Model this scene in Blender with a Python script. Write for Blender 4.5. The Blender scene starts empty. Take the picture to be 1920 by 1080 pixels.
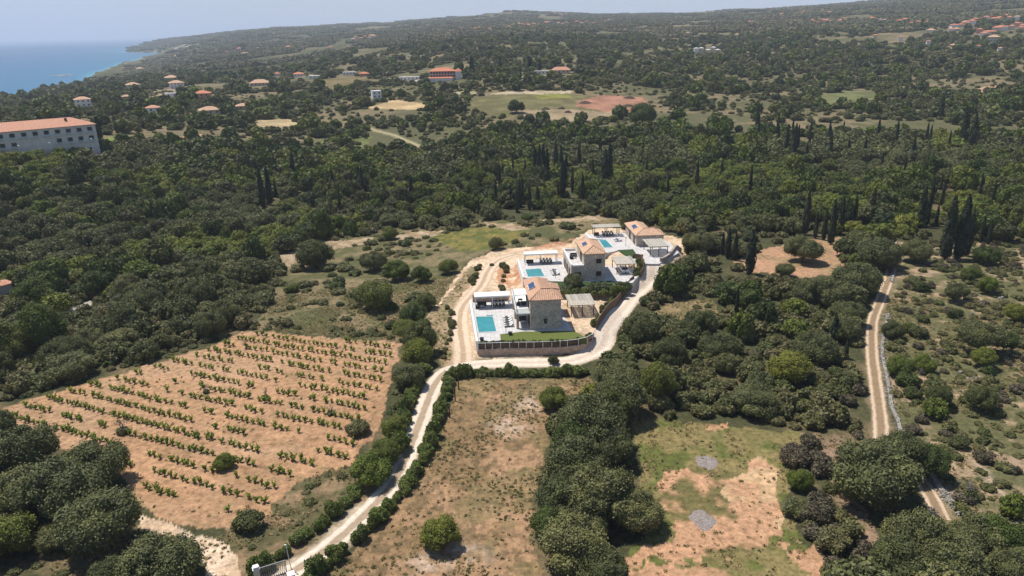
import bpy, math, random
import numpy as np
rad = math.radians
random.seed(7); RNG = np.random.default_rng(11)
SC = bpy.context.scene
COL = SC.collection
# ---------------------------------------------------------------- camera
F = 1371.0; PITCH = rad(19.52); ROLL = rad(1.2); CH = 58.0
cf = np.array([0, math.cos(PITCH), -math.sin(PITCH)]); r0 = np.array([1., 0, 0]); u0 = np.array([0, math.sin(PITCH), math.cos(PITCH)])
cu = u0*math.cos(ROLL) + r0*math.sin(ROLL); cr = r0*math.cos(ROLL) - u0*math.sin(ROLL)
CAMP = np.array([0, 0, CH])
cd = bpy.data.cameras.new('camera'); cam = bpy.data.objects.new('camera', cd); COL.objects.link(cam)
from mathutils import Matrix, Vector
cam.matrix_world = Matrix(((cr[0], cu[0], -cf[0], 0), (cr[1], cu[1], -cf[1], 0), (cr[2], cu[2], -cf[2], CH), (0, 0, 0, 1)))
cd.sensor_width = 36; cd.lens = F/1920*36; cd.clip_start = 1; cd.clip_end = 90000
SC.camera = cam
# ---------------------------------------------------------------- sky, sun, exposure
HAZE = 0.00010
SUN_DIR = Vector((-0.42, 0.30, 1.12)).normalized()
sun_el = math.asin(SUN_DIR.z); sun_az = math.atan2(SUN_DIR.x, SUN_DIR.y)
w = bpy.data.worlds.new('World'); SC.world = w; w.use_nodes = True
nt = w.node_tree; sk = nt.nodes.new('ShaderNodeTexSky'); sk.sky_type = 'NISHITA'; sk.sun_disc = False
sk.sun_elevation = sun_el; sk.sun_rotation = sun_az; sk.altitude = 50; sk.air_density = 1.0; sk.dust_density = 0.3; sk.ozone_density = 4.0
tc_ = nt.nodes.new('ShaderNodeTexCoord'); sx_ = nt.nodes.new('ShaderNodeSeparateXYZ'); mr_ = nt.nodes.new('ShaderNodeMapRange'); mx_ = nt.nodes.new('ShaderNodeMix'); mx_.data_type = 'RGBA'
nt.links.new(tc_.outputs['Generated'], sx_.inputs[0]); nt.links.new(sx_.outputs[2], mr_.inputs[0]); mr_.inputs[1].default_value = 0; mr_.inputs[2].default_value = .45; mr_.inputs[3].default_value = .92; mr_.inputs[4].default_value = 0
nt.links.new(mr_.outputs[0], mx_.inputs[0]); nt.links.new(sk.outputs[0], mx_.inputs[6]); mx_.inputs[7].default_value = (4.75, 5.65, 7.5, 1)   # pale blue summer haze low in the sky
nt.links.new(mx_.outputs[2], nt.nodes['Background'].inputs[0]); nt.nodes['Background'].inputs[1].default_value = 0.098
sl = bpy.data.lights.new('sun', 'SUN'); so = bpy.data.objects.new('sun', sl); COL.objects.link(so)
sl.energy = 5.0; sl.angle = rad(0.5); sl.color = (1.0, 0.955, 0.89)
so.rotation_euler = SUN_DIR.to_track_quat('Z', 'Y').to_euler(); so.location = (0, 0, 300)
SC.view_settings.view_transform = 'Standard'; SC.view_settings.look = 'None'
SC.view_settings.exposure = 0.1; SC.view_settings.gamma = 1
SC.cycles.max_bounces = 6; SC.cycles.diffuse_bounces = 2; SC.cycles.glossy_bounces = 2; SC.cycles.transmission_bounces = 3; SC.cycles.volume_bounces = 1
SC.cycles.use_denoising = True; SC.cycles.caustics_reflective = False; SC.cycles.caustics_refractive = False
# ---------------------------------------------------------------- noise and terrain
def vnoise(x, y, seed=0):
    xi = np.floor(x).astype(np.int64); yi = np.floor(y).astype(np.int64); fx = x-xi; fy = y-yi
    fx = fx*fx*(3-2*fx); fy = fy*fy*(3-2*fy)
    def h(a, b):
        n = (a*374761393 + b*668265263 + seed*974634777) & 0x7fffffff
        n = ((n ^ (n >> 13))*1274126177) & 0x7fffffff
        return ((n ^ (n >> 16)) & 0xffff)/65535.0
    return (h(xi, yi)*(1-fx) + h(xi+1, yi)*fx)*(1-fy) + (h(xi, yi+1)*(1-fx) + h(xi+1, yi+1)*fx)*fy
def fbm(x, y, seed=0, o=3):
    s = 0; a = 1; t = 0
    for k in range(o):
        s = s + a*vnoise(x*2**k+17.3*k, y*2**k-9.1*k, seed+k); t += a; a *= .5
    return s/t
S = 1.16
RK = np.array([0, 60, 130, 200, 260, 320, 420, 560, 750, 1000, 1300, 1700, 2200, 2800, 3500, 4200, 5000, 6200, 12000.])
AZK = np.array([-62, -35, -30, -25, -18, -8, 0, 13, 25, 35, 62.])
ZT = np.array([
 [0,0,0,0,0, 0,0,0,0,0,0],
 [0,0,0,0,0, 0,0,0,0,0,0],
 [-1,-1,-1,-1,-1,-1,0,0,0,0,0],
 [-5,-5,-6,-6,-6,-5,-2,0,0,1,2],
 [-3,-3,-7,-9,-9,-7,-5,-4,-3,0,2],
 [8,9,3,-4,-7,-6,-5,-4,-2,0,3],
 [9,10,8,3,-2,-2,0,0,0,1,4],
 [4,5,8,6,2,8,14,6,3,4,6],
 [-8,-8,0,3,4,14,21,13,11,13,14],
 [-14,-14,-8,0,3,20,30,22,24,27,27],
 [-14,-14,-13,-9,4,27,40,34,40,46,46],
 [-14,-14,-14,-14,8,36,52,49,58,70,70],
 [-14,-14,-14,-17,14,48,68,66,80,98,98],
 [-14,-14,-14,-18,32,62,88,84,102,124,124],
 [-14,-14,-14,-17,55,78,112,94,112,132,140],
 [-14,-14,-14,-14,68,90,128,98,130,150,160],
 [-14,-14,-14,20,82,96,122,100,140,178,180],
 [-20,-20,-20,10,60,70,80,80,90,120,130],
 [-40,-40,-40,-40,-40,-40,-40,-40,-40,-40,-40.]])*S
ZT[16, 3] = 12*S
NA, NR = 249, 400
_lr = np.log(1+np.linspace(0, 1, NR)*0 + 0)  # placeholder length
LR = np.linspace(math.log(40), math.log(13000), NR)
_a = np.linspace(-62, 62, NA)
_g = np.zeros((NR, NA)); _rr = np.exp(LR)/S
_t = np.array([np.interp(_rr, RK, ZT[:, k]) for k in range(len(AZK))]).T
for i in range(NR): _g[i] = np.interp(_a, AZK, _t[i])
def blur(a, n, ax):
    k = np.hanning(n+2)[1:-1]; k /= k.sum()
    pad = [(0, 0), (0, 0)]; pad[ax] = (n//2, n//2)
    return np.apply_along_axis(lambda v: np.convolve(v, k, 'valid'), ax, np.pad(a, pad, 'edge'))
_g = blur(blur(_g, 15, 0), 15, 1)
SEA = -20*S
def ray(px, py):
    px = np.asarray(px, float); py = np.asarray(py, float)
    return cf + ((px-960)/F)[..., None]*cr + ((540-py)/F)[..., None]*cu
def onz(px, py, z):
    d = ray(px, py); return CAMP + d*((z-CH)/d[..., 2])[..., None]
def proj(P):
    q = np.asarray(P, float)-CAMP; d = q@cf; d = np.where(d < 1, 1, d)
    return 960+F*(q@cr)/d, 540-F*(q@cu)/d, q@cf
def inpoly(x, y, poly):
    p = np.asarray(poly, float); c = np.zeros(np.shape(x), bool)
    m = (x >= p[:, 0].min()) & (x <= p[:, 0].max()) & (y >= p[:, 1].min()) & (y <= p[:, 1].max())
    xs = x[m]; ys = y[m]; cc = np.zeros(xs.shape, bool); j = len(p)-1
    for i in range(len(p)):
        (x1, y1), (x2, y2) = p[i], p[j]
        if y1 != y2: cc ^= ((y1 > ys) != (y2 > ys)) & (xs < (x2-x1)*(ys-y1)/(y2-y1)+x1)
        j = i
    c[m] = cc; return c
def pdist(x, y, pts, closed=False):
    p = np.asarray(pts, float); d = np.full(np.shape(x), 1e18)
    n = len(p)
    for i in range(n if closed else n-1):
        a = p[i]; b = p[(i+1) % n]; ab = b-a; L = ab@ab+1e-9
        t = np.clip(((x-a[0])*ab[0]+(y-a[1])*ab[1])/L, 0, 1)
        d = np.minimum(d, (x-a[0]-t*ab[0])**2+(y-a[1]-t*ab[1])**2)
    return np.sqrt(d)
COAST_PX = [(-1100, 420), (-600, 262), (-300, 232), (0, 197), (50, 184), (100, 172), (130, 166), (165, 155), (172, 150), (176, 141), (190, 134), (215, 127), (228, 119), (262, 112), (290, 105), (318, 101), (322, 99.5), (290, 99.3), (260, 98.7), (236, 98), (231.5, 96.8)]
_c = onz(*np.array(COAST_PX, float).T, SEA)[:, :2]
LAND = np.vstack([_c, [[-2550, 5600], [-1600, 11000], [3000, 13500], [14000, 9000], [14000, -3000], [-900, -3000], [-900, 300]]])
C4, S4 = math.cos(rad(4)), math.sin(rad(4))
G1, G2, G3 = 1.86, 2.3, 3.5
O1 = onz(995., 618.6, G1)[:2]; O2 = onz(1070.4, 521.7, G2)[:2]; O3 = onz(1193., 462., G3)[:2]
def L2W(O, p): return np.array([[O[0]+x*C4-y*S4, O[1]+x*S4+y*C4] for x, y in p])
PADS = [(L2W(O1, [(-13, -6.6), (0, -7.3), (9, -6.9), (12, -6.2), (14, -11), (0, -13.5), (-14, -12)]), -.85, 5.),
        (L2W(O1, [(-9.3, 16), (-8.4, -2.2), (0, -3), (8, -3), (9, 0), (9, 16)]), G1-.3, 1.8),
        (L2W(O1, [(8, 0), (13, 1), (15, 6), (15, 14), (8, 15)]), G1-.12, 7.),
        (L2W(O2, [(-8.5, 15), (-8.5, 3), (0, -4), (9, -4), (15, 0), (16, 9), (8, 14)]), G2-.3, 4.),
        (L2W(O3, [(-9.3, 13), (-7.5, -3), (-4, -9), (-1.5, -14), (2, -15), (9, -6), (9, 12)]), G3-.3, 5.)]
def height(x, y, pads=True):
    x = np.asarray(x, float); y = np.asarray(y, float); r = np.hypot(x, y)
    lr = np.log(np.clip(r, 40.1, 12900)); az = np.degrees(np.arctan2(x, np.maximum(y, -1e9)))
    az = np.clip(az, -61.9, 61.9)
    fi = (lr-LR[0])/(LR[1]-LR[0]); fa = (az+62)/124*(NA-1); i = fi.astype(int); j = fa.astype(int); u = fi-i; v = fa-j
    i = np.minimum(i, NR-2); j = np.minimum(j, NA-2)
    z = (_g[i, j]*(1-u)+_g[i+1, j]*u)*(1-v)+(_g[i, j+1]*(1-u)+_g[i+1, j+1]*u)*v
    am = np.clip((r-170)/900, 0, 1)
    z = z + am*(fbm(x/170+5, y/170, 3)-.5)*9 + np.clip((r-1200)/3000, 0, 1)*((fbm(x/600, y/600, 9, 4)-.5)*36+(fbm(x/170, y/170, 12, 3)-.5)*22) + (fbm(x/14, y/14, 5, 2)-.5)*.5
    if pads:
        for P, lv, fo in PADS:
            m = (x > P[:, 0].min()-fo-1) & (x < P[:, 0].max()+fo+1) & (y > P[:, 1].min()-fo-1) & (y < P[:, 1].max()+fo+1)
            if np.any(m):
                xm, ym = x[m], y[m]; d = pdist(xm, ym, P, True); d[inpoly(xm, ym, P)] = 0
                t = np.clip(1-d/fo, 0, 1); t = t*t*(3-2*t); z = np.array(z); z[m] = z[m]*(1-t)+lv*t
    return z
def coast(x, y, z):
    far = (x < -300)
    if np.any(far):
        xs, ys = x[far], y[far]; d = pdist(xs, ys, LAND, True); ins = inpoly(xs, ys, LAND); sd = np.where(ins, d, -d)
        sd = sd + (fbm(xs/18, ys/18, 21)-.5)*np.clip(np.hypot(xs, ys)/90, 6, 34)
        sc = np.clip(np.hypot(xs, ys)/1500, 1, 4)
        t = np.clip((sd+3)/(9*sc), 0, 1); z = np.array(z); z[far] = (SEA-5)*(1-t)+np.maximum(z[far], SEA+3)*t
    return z
def gz(x, y):
    x = np.atleast_1d(np.asarray(x, float)); y = np.atleast_1d(np.asarray(y, float)); return coast(x, y, height(x, y))
def hit(px, py, h=0.0):
    """where the line of sight through a pixel meets the terrain raised by h"""
    px = np.atleast_1d(np.asarray(px, float)); py = np.atleast_1d(np.asarray(py, float)); d = ray(px, py); d = d/np.linalg.norm(d, axis=1)[:, None]
    t = np.full(len(px), 40.); done = np.zeros(len(px), bool); lo = t.copy(); hi = t.copy()
    for k in range(420):
        P = CAMP+d*t[:, None]; below = P[:, 2] < gz(P[:, 0], P[:, 1])+h
        new = below & ~done; hi[new] = t[new]; done |= below
        if done.all(): break
        lo[~done] = t[~done]; t = np.where(done, t, t*1.014)
    hi[~done] = 12000
    for k in range(14):
        m = (lo+hi)/2; P = CAMP+d*m[:, None]; b = P[:, 2] < gz(P[:, 0], P[:, 1])+h; hi = np.where(b, m, hi); lo = np.where(b, lo, m)
    P = CAMP+d*hi[:, None]; P[:, 2] = gz(P[:, 0], P[:, 1]); return P
# ---------------------------------------------------------------- materials
M = {}
def new_mat(name):
    m = bpy.data.materials.new(name); m.use_nodes = True; t = m.node_tree; t.nodes.clear(); M[name] = m
    o = t.nodes.new('ShaderNodeOutputMaterial'); return m, t, o
def N(t, typ, **kw):
    n = t.nodes.new(typ)
    for k, v in kw.items():
        if k.startswith('i_'): n.inputs[k[2:].replace('_', ' ')].default_value = v
        else: setattr(n, k, v)
    return n
def ramp(t, src, stops, interp='LINEAR'):
    r = t.nodes.new('ShaderNodeValToRGB'); r.color_ramp.interpolation = interp; e = r.color_ramp.elements
    while len(e) < len(stops): e.new(.5)
    for el, (p, c) in zip(e, stops): el.position = p; el.color = (*c, 1) if len(c) == 3 else c
    t.links.new(src, r.inputs[0]); return r.outputs[0]
def mul(t, a, b, mode='MULTIPLY', fac=1.0):
    n = t.nodes.new('ShaderNodeMix'); n.data_type = 'RGBA'; n.blend_type = mode; n.inputs[0].default_value = fac
    t.links.new(a, n.inputs[6]); t.links.new(b, n.inputs[7]); return n.outputs[2]
def noise(t, scale, det=3, co=None, rough=.6):
    n = N(t, 'ShaderNodeTexNoise'); n.inputs['Scale'].default_value = scale; n.inputs['Detail'].default_value = det; n.inputs['Roughness'].default_value = rough
    if co is not None: t.links.new(co, n.inputs['Vector'])
    return n.outputs[0]
def plain(name, c1, c2=None, scale=1.5, rough=.8, bump=0., bscale=None, spec=.3, metal=0.):
    m, t, o = new_mat(name); b = N(t, 'ShaderNodeBsdfPrincipled'); b.inputs['Roughness'].default_value = rough
    b.inputs['Specular IOR Level'].default_value = spec; b.inputs['Metallic'].default_value = metal
    co = N(t, 'ShaderNodeTexCoord').outputs['Object']
    c2 = c2 or tuple(v*.82 for v in c1)
    n = noise(t, scale, 4, co); t.links.new(ramp(t, n, [(.3, c2), (.7, c1)]), b.inputs['Base Color'])
    if bump:
        bp = N(t, 'ShaderNodeBump'); bp.inputs['Strength'].default_value = bump; bp.inputs['Distance'].default_value = .1
        t.links.new(noise(t, bscale or scale*4, 3, co), bp.inputs['Height']); t.links.new(bp.outputs[0], b.inputs['Normal'])
    t.links.new(b.outputs[0], o.inputs[0]); return m
def foliage(name, cols, sc=1.3, transl=.18):
    m, t, o = new_mat(name); oi = N(t, 'ShaderNodeObjectInfo'); co = N(t, 'ShaderNodeTexCoord').outputs['Object']
    k = len(cols); base = ramp(t, oi.outputs['Random'], [(i/(k-1), c) for i, c in enumerate(cols)])
    n1 = ramp(t, noise(t, sc, 3, co), [(.3, (.62, .64, .62)), (.68, (1.35, 1.32, 1.1))])
    n2 = ramp(t, noise(t, sc*11, 2, co), [(.33, (.62, .63, .65)), (.52, (1, 1, 1)), (.7, (1.4, 1.38, 1.25))])
    c = mul(t, mul(t, base, n1), n2)
    d = N(t, 'ShaderNodeBsdfPrincipled'); d.inputs['Roughness'].default_value = .6; d.inputs['Specular IOR Level'].default_value = .25; t.links.new(c, d.inputs['Base Color'])
    tr = N(t, 'ShaderNodeBsdfTranslucent'); t.links.new(c, tr.inputs[0]); mx = N(t, 'ShaderNodeMixShader'); mx.inputs[0].default_value = transl
    t.links.new(d.outputs[0], mx.inputs[1]); t.links.new(tr.outputs[0], mx.inputs[2]); t.links.new(mx.outputs[0], o.inputs[0]); return m
foliage('foliage_evergreen', [(.064, .094, .018), (.130, .165, .023), (.076, .104, .028), (.180, .200, .030), (.105, .112, .044), (.052, .075, .021), (.140, .138, .044)], transl=.16)
foliage('foliage_bright', [(.17, .20, .030), (.14, .18, .032), (.21, .21, .034), (.145, .185, .034)], transl=.2)
foliage('foliage_olive', [(.115, .126, .050), (.155, .160, .064), (.092, .104, .038), (.195, .190, .075)], transl=.16)
foliage('foliage_scrub', [(.135, .138, .048), (.175, .155, .070), (.105, .120, .038), (.205, .178, .085), (.110, .130, .042)])
foliage('foliage_brown', [(.165, .130, .092), (.135, .115, .075), (.19, .155, .115)])
foliage('foliage_cypress', [(.026, .038, .018), (.038, .050, .022), (.022, .032, .016)], transl=.1)
foliage('foliage_vine', [(.22, .31, .040), (.27, .34, .05), (.17, .25, .036)], sc=2, transl=.35)
foliage('foliage_hedge', [(.14, .18, .042), (.18, .21, .058), (.115, .15, .042)], sc=2)
foliage('foliage_oleander', [(.20, .22, .13), (.12, .15, .06), (.26, .26, .18)], sc=7)
foliage('dry_grass', [(.42, .31, .17), (.33, .24, .125), (.26, .20, .09), (.48, .36, .21), (.22, .19, .075)], sc=2)
foliage('far_wood', [(.090, .100, .042), (.130, .128, .056), (.105, .104, .048), (.175, .155, .078), (.075, .088, .034)], sc=.9, transl=.1)
plain('bark', (.13, .10, .075), (.07, .055, .04), 3, .9, .5)
plain('dead_wood', (.30, .26, .22), (.18, .15, .12), 4, .9)
plain('white_plaster', (.78, .76, .72), (.70, .68, .64), .8, .8)
plain('cream_plaster', (.62, .53, .40), (.54, .46, .34), .8, .8)
plain('grey_plaster', (.66, .62, .55), (.54, .51, .46), .5, .8)
plain('pink_plaster', (.55, .30, .22), (.48, .26, .19), .8, .8)
plain('terracotta_plain', (.60, .22, .115), (.44, .155, .085), .7, .8, .2)
plain('terracotta_pale', (.58, .36, .22), (.44, .27, .17), 1.2, .8, .2)
m, t, o = new_mat('paving'); b = N(t, 'ShaderNodeBsdfPrincipled'); b.inputs['Roughness'].default_value = .75; co = N(t, 'ShaderNodeTexCoord').outputs['Object']
bk = N(t, 'ShaderNodeTexBrick'); bk.offset = 0; bk.inputs['Scale'].default_value = 1; bk.inputs['Brick Width'].default_value = .9; bk.inputs['Row Height'].default_value = .9; bk.inputs['Mortar Size'].default_value = .03
bk.inputs['Color1'].default_value = (.60, .57, .54, 1); bk.inputs['Color2'].default_value = (.54, .51, .485, 1); bk.inputs['Mortar'].default_value = (.40, .38, .36, 1); t.links.new(co, bk.inputs['Vector'])
t.links.new(mul(t, bk.outputs[0], ramp(t, noise(t, .7, 5, co, .7), [(.3, (.80, .79, .77)), (.65, (1.06, 1.06, 1.06))])), b.inputs['Base Color']); t.links.new(b.outputs[0], o.inputs[0])
plain('concrete', (.60, .58, .54), (.46, .44, .41), 1.5, .85)
plain('white_metal', (.78, .78, .77), (.70, .70, .69), 2, .4)
plain('dark_metal', (.035, .035, .04), (.02, .02, .022), 2, .35, spec=.5)
plain('dark_wicker', (.05, .045, .04), (.03, .027, .025), 8, .8)
plain('white_cushion', (.72, .70, .67), (.6, .58, .55), 4, .9)
plain('grey_cushion', (.10, .10, .11), (.07, .07, .08), 4, .9)
plain('dark_wood', (.16, .105, .07), (.09, .06, .042), 5, .8, .3)
plain('fence_wood', (.24, .15, .095), (.15, .095, .06), 5, .8, .3)
plain('pale_cane', (.56, .52, .44), (.36, .32, .26), 5, .9, .4)
plain('lawn', (.135, .155, .032), (.10, .125, .026), 3, .95, .6, 30)
plain('lawn_deep', (.035, .075, .016), (.026, .058, .012), 3, .95, .6, 30)
plain('rock', (.42, .38, .33), (.22, .20, .18), 1.2, .9, .6)
plain('limestone', (.38, .35, .30), (.22, .20, .17), 2.4, .9, .6)
plain('gate_grey', (.30, .30, .30))
plain('ash', (.34, .31, .29), (.17, .12, .09), 3.2, .95, .6)
plain('brushwood', (.12, .075, .055), (.06, .04, .03), 3, .95, .8)
plain('soil_red', (.40, .20, .12), (.30, .15, .09), 1.5, .95, .4)
def glassmat(name, c, r=.08):
    m, t, o = new_mat(name); b = N(t, 'ShaderNodeBsdfPrincipled'); b.inputs['Base Color'].default_value = (*c, 1); b.inputs['Roughness'].default_value = r
    b.inputs['Specular IOR Level'].default_value = .7; t.links.new(b.outputs[0], o.inputs[0]); return m
glassmat('window_glass', (.02, .025, .03)); glassmat('solar_glass', (.03, .05, .13), .15)
m, t, o = new_mat('balustrade_glass'); b = N(t, 'ShaderNodeBsdfPrincipled'); b.inputs['Base Color'].default_value = (.7, .8, .8, 1); b.inputs['Roughness'].default_value = .05; b.inputs['Alpha'].default_value = .35; t.links.new(b.outputs[0], o.inputs[0])
def roofmat(name, c1, c2, line):
    m, t, o = new_mat(name); b = N(t, 'ShaderNodeBsdfPrincipled'); b.inputs['Roughness'].default_value = .8
    co = N(t, 'ShaderNodeTexCoord'); sep = N(t, 'ShaderNodeSeparateXYZ'); t.links.new(co.outputs['Object'], sep.inputs[0])
    sn = N(t, 'ShaderNodeSeparateXYZ'); t.links.new(co.outputs['Normal'], sn.inputs[0])
    ax = N(t, 'ShaderNodeMath', operation='ABSOLUTE'); t.links.new(sn.outputs[0], ax.inputs[0]); ay = N(t, 'ShaderNodeMath', operation='ABSOLUTE'); t.links.new(sn.outputs[1], ay.inputs[0])
    gt = N(t, 'ShaderNodeMath', operation='GREATER_THAN'); t.links.new(ax.outputs[0], gt.inputs[0]); t.links.new(ay.outputs[0], gt.inputs[1])
    mx = N(t, 'ShaderNodeMix'); mx.data_type = 'FLOAT'; t.links.new(gt.outputs[0], mx.inputs[0]); t.links.new(sep.outputs[0], mx.inputs[2]); t.links.new(sep.outputs[1], mx.inputs[3])
    ms = N(t, 'ShaderNodeMath', operation='MULTIPLY'); ms.inputs[1].default_value = 2*math.pi/.42; t.links.new(mx.outputs[0], ms.inputs[0])
    sn2 = N(t, 'ShaderNodeMath', operation='SINE'); t.links.new(ms.outputs[0], sn2.inputs[0])
    mz = N(t, 'ShaderNodeMath', operation='MULTIPLY'); mz.inputs[1].default_value = 1/.18; t.links.new(sep.outputs[2], mz.inputs[0])
    fr = N(t, 'ShaderNodeMath', operation='FRACT'); t.links.new(mz.outputs[0], fr.inputs[0])
    base = ramp(t, noise(t, 1.6, 5, co.outputs['Object'], .7), [(.3, c2), (.5, c1), (.72, tuple(min(1, v*1.25) for v in c1))])
    st = ramp(t, sn2.outputs[0], [(.0, (line,)*3), (.45, (1, 1, 1)), (1, (1.06,)*3)])
    st2 = ramp(t, fr.outputs[0], [(.0, (.72,)*3), (.22, (1, 1, 1))])
    t.links.new(mul(t, mul(t, base, st), st2), b.inputs['Base Color'])
    bp = N(t, 'ShaderNodeBump'); bp.inputs['Strength'].default_value = .5; bp.inputs['Distance'].default_value = .08; t.links.new(sn2.outputs[0], bp.inputs['Height']); t.links.new(bp.outputs[0], b.inputs['Normal'])
    t.links.new(b.outputs[0], o.inputs[0])
roofmat('roof_tiles', (.61, .36, .225), (.49, .26, .155), .72)
roofmat('roof_tiles_pale', (.64, .40, .25), (.50, .29, .17), .78)
roofmat('roof_tiles_red', (.62, .30, .185), (.50, .22, .13), .85)
def stonemat(name, cols, sc):
    m, t, o = new_mat(name); b = N(t, 'ShaderNodeBsdfPrincipled'); b.inputs['Roughness'].default_value = .9
    co = N(t, 'ShaderNodeTexCoord').outputs['Object']; mp = N(t, 'ShaderNodeMapping'); mp.inputs['Scale'].default_value = (1, 1, 1.5); t.links.new(co, mp.inputs[0])
    v = N(t, 'ShaderNodeTexVoronoi'); v.inputs['Scale'].default_value = sc; t.links.new(mp.outputs[0], v.inputs['Vector'])
    v2 = N(t, 'ShaderNodeTexVoronoi', feature='DISTANCE_TO_EDGE'); v2.inputs['Scale'].default_value = sc; t.links.new(mp.outputs[0], v2.inputs['Vector'])
    sp = N(t, 'ShaderNodeSeparateColor'); t.links.new(v.outputs['Color'], sp.inputs[0])
    k = len(cols); c = ramp(t, sp.outputs[0], [(i/(k-1), q) for i, q in enumerate(cols)])
    e = ramp(t, v2.outputs['Distance'], [(.0, (.55, .52, .48)), (.09, (1, 1, 1))])
    n = ramp(t, noise(t, .6, 4, co), [(.3, (.82, .82, .82)), (.7, (1.1, 1.1, 1.1))])
    t.links.new(mul(t, mul(t, c, e), n), b.inputs['Base Color'])
    bp = N(t, 'ShaderNodeBump'); bp.inputs['Strength'].default_value = .6; bp.inputs['Distance'].default_value = .08; t.links.new(v2.outputs['Distance'], bp.inputs['Height']); t.links.new(bp.outputs[0], b.inputs['Normal'])
    t.links.new(b.outputs[0], o.inputs[0])
stonemat('stone_wall', [(.52, .44, .35), (.64, .56, .46), (.44, .36, .28), (.70, .63, .53)], 2.6)
stonemat('retaining_stone', [(.46, .33, .26), (.60, .48, .38), (.40, .27, .21), (.52, .42, .34)], 3.2)
stonemat('dry_stone', [(.36, .33, .28), (.24, .22, .19), (.42, .39, .34)], 3.)
# ---------------------------------------------------------------- mesh helpers
def np_mesh(name, V, Q, mat=None, smooth=False, k=4):
    me = bpy.data.meshes.new(name); V = np.asarray(V, np.float32); Q = np.asarray(Q, np.int32); n = len(Q)
    me.vertices.add(len(V)); me.vertices.foreach_set('co', V.ravel()); me.loops.add(n*k); me.polygons.add(n)
    me.loops.foreach_set('vertex_index', Q.ravel()); me.polygons.foreach_set('loop_start', np.arange(0, n*k, k, dtype=np.int32))
    me.polygons.foreach_set('use_smooth', np.full(n, smooth)); me.update(calc_edges=True)
    if mat: me.materials.append(M[mat])
    return me
def link(name, me, parent=None, loc=None, rz=0, label=None, cat=None, group=None, kind=None):
    o = bpy.data.objects.new(name, me); COL.objects.link(o)
    if parent is not None: o.parent = parent
    if loc is not None: o.location = loc
    o.rotation_euler = (0, 0, rz)
    for k, v in (('label', label), ('category', cat), ('group', group), ('kind', kind)):
        if v: o[k] = v
    return o
def thing(name, label, cat, loc, rz=0, group=None): return link(name, None, None, loc, rz, label, cat, group)
class MB:
    def __init__(s): s.v = []; s.f = []
    def add(s, vs, fs):
        b = len(s.v); s.v += [tuple(v) for v in vs]; s.f += [tuple(i+b for i in f) for f in fs]; return s
    def box(s, x0, x1, y0, y1, z0, z1):
        return s.add([(x0, y0, z0), (x1, y0, z0), (x1, y1, z0), (x0, y1, z0), (x0, y0, z1), (x1, y0, z1), (x1, y1, z1), (x0, y1, z1)],
                     [(0, 3, 2, 1), (4, 5, 6, 7), (0, 1, 5, 4), (1, 2, 6, 5), (2, 3, 7, 6), (3, 0, 4, 7)])
    def prism(s, poly, z0, z1, top=True):
        n = len(poly); a = sum(poly[i][0]*poly[(i+1) % n][1]-poly[(i+1) % n][0]*poly[i][1] for i in range(n))
        if a < 0: poly = poly[::-1]
        vs = [(x, y, z0) for x, y in poly]+[(x, y, z1) for x, y in poly]
        return s.add(vs, [tuple(range(n))[::-1], tuple(range(n, 2*n))]+[(i, (i+1) % n, n+(i+1) % n, n+i) for i in range(n)])
    def bar(s, a, b, w, h=None):
        a = Vector(a); b = Vector(b); h = h or w; d = (b-a).normalized(); x = d.cross(Vector((0, 0, 1)))
        x = Vector((1, 0, 0)) if x.length < 1e-3 else x.normalized(); y = x.cross(d).normalized()
        vs = [p+x*sx*w/2+y*sy*h/2 for p in (a, b) for sx, sy in ((-1, -1), (1, -1), (1, 1), (-1, 1))]
        return s.add(vs, [(0, 1, 2, 3), (7, 6, 5, 4), (0, 4, 5, 1), (1, 5, 6, 2), (2, 6, 7, 3), (3, 7, 4, 0)])
    def tube(s, pts, rs, n=6):
        pts = [Vector(p) for p in pts]; rings = []
        for i, p in enumerate(pts):
            d = (pts[min(i+1, len(pts)-1)]-pts[max(i-1, 0)]).normalized(); x = d.cross(Vector((.3, .9, .1))).normalized(); y = d.cross(x)
            rings.append([p+(x*math.cos(k*2*math.pi/n)+y*math.sin(k*2*math.pi/n))*rs[i] for k in range(n)])
        vs = [v for r in rings for v in r]; fs = [(i*n+k, i*n+(k+1) % n, (i+1)*n+(k+1) % n, (i+1)*n+k) for i in range(len(pts)-1) for k in range(n)]
        fs += [tuple(range(n))[::-1], tuple(range((len(pts)-1)*n, len(pts)*n))]
        return s.add(vs, fs)
    def mesh(s, name, mat):
        me = bpy.data.meshes.new(name); me.from_pydata(s.v, [], s.f); me.materials.append(M[mat]); me.update(); return me
    def obj(s, name, mat, parent=None, **k): return link(name, s.mesh(name, mat), parent, **k)
def copy_tree(o, parent=None):
    c = o.copy(); COL.objects.link(c)
    if parent is not None: c.parent = parent
    for ch in list(o.children): copy_tree(ch, c)
    return c
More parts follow.
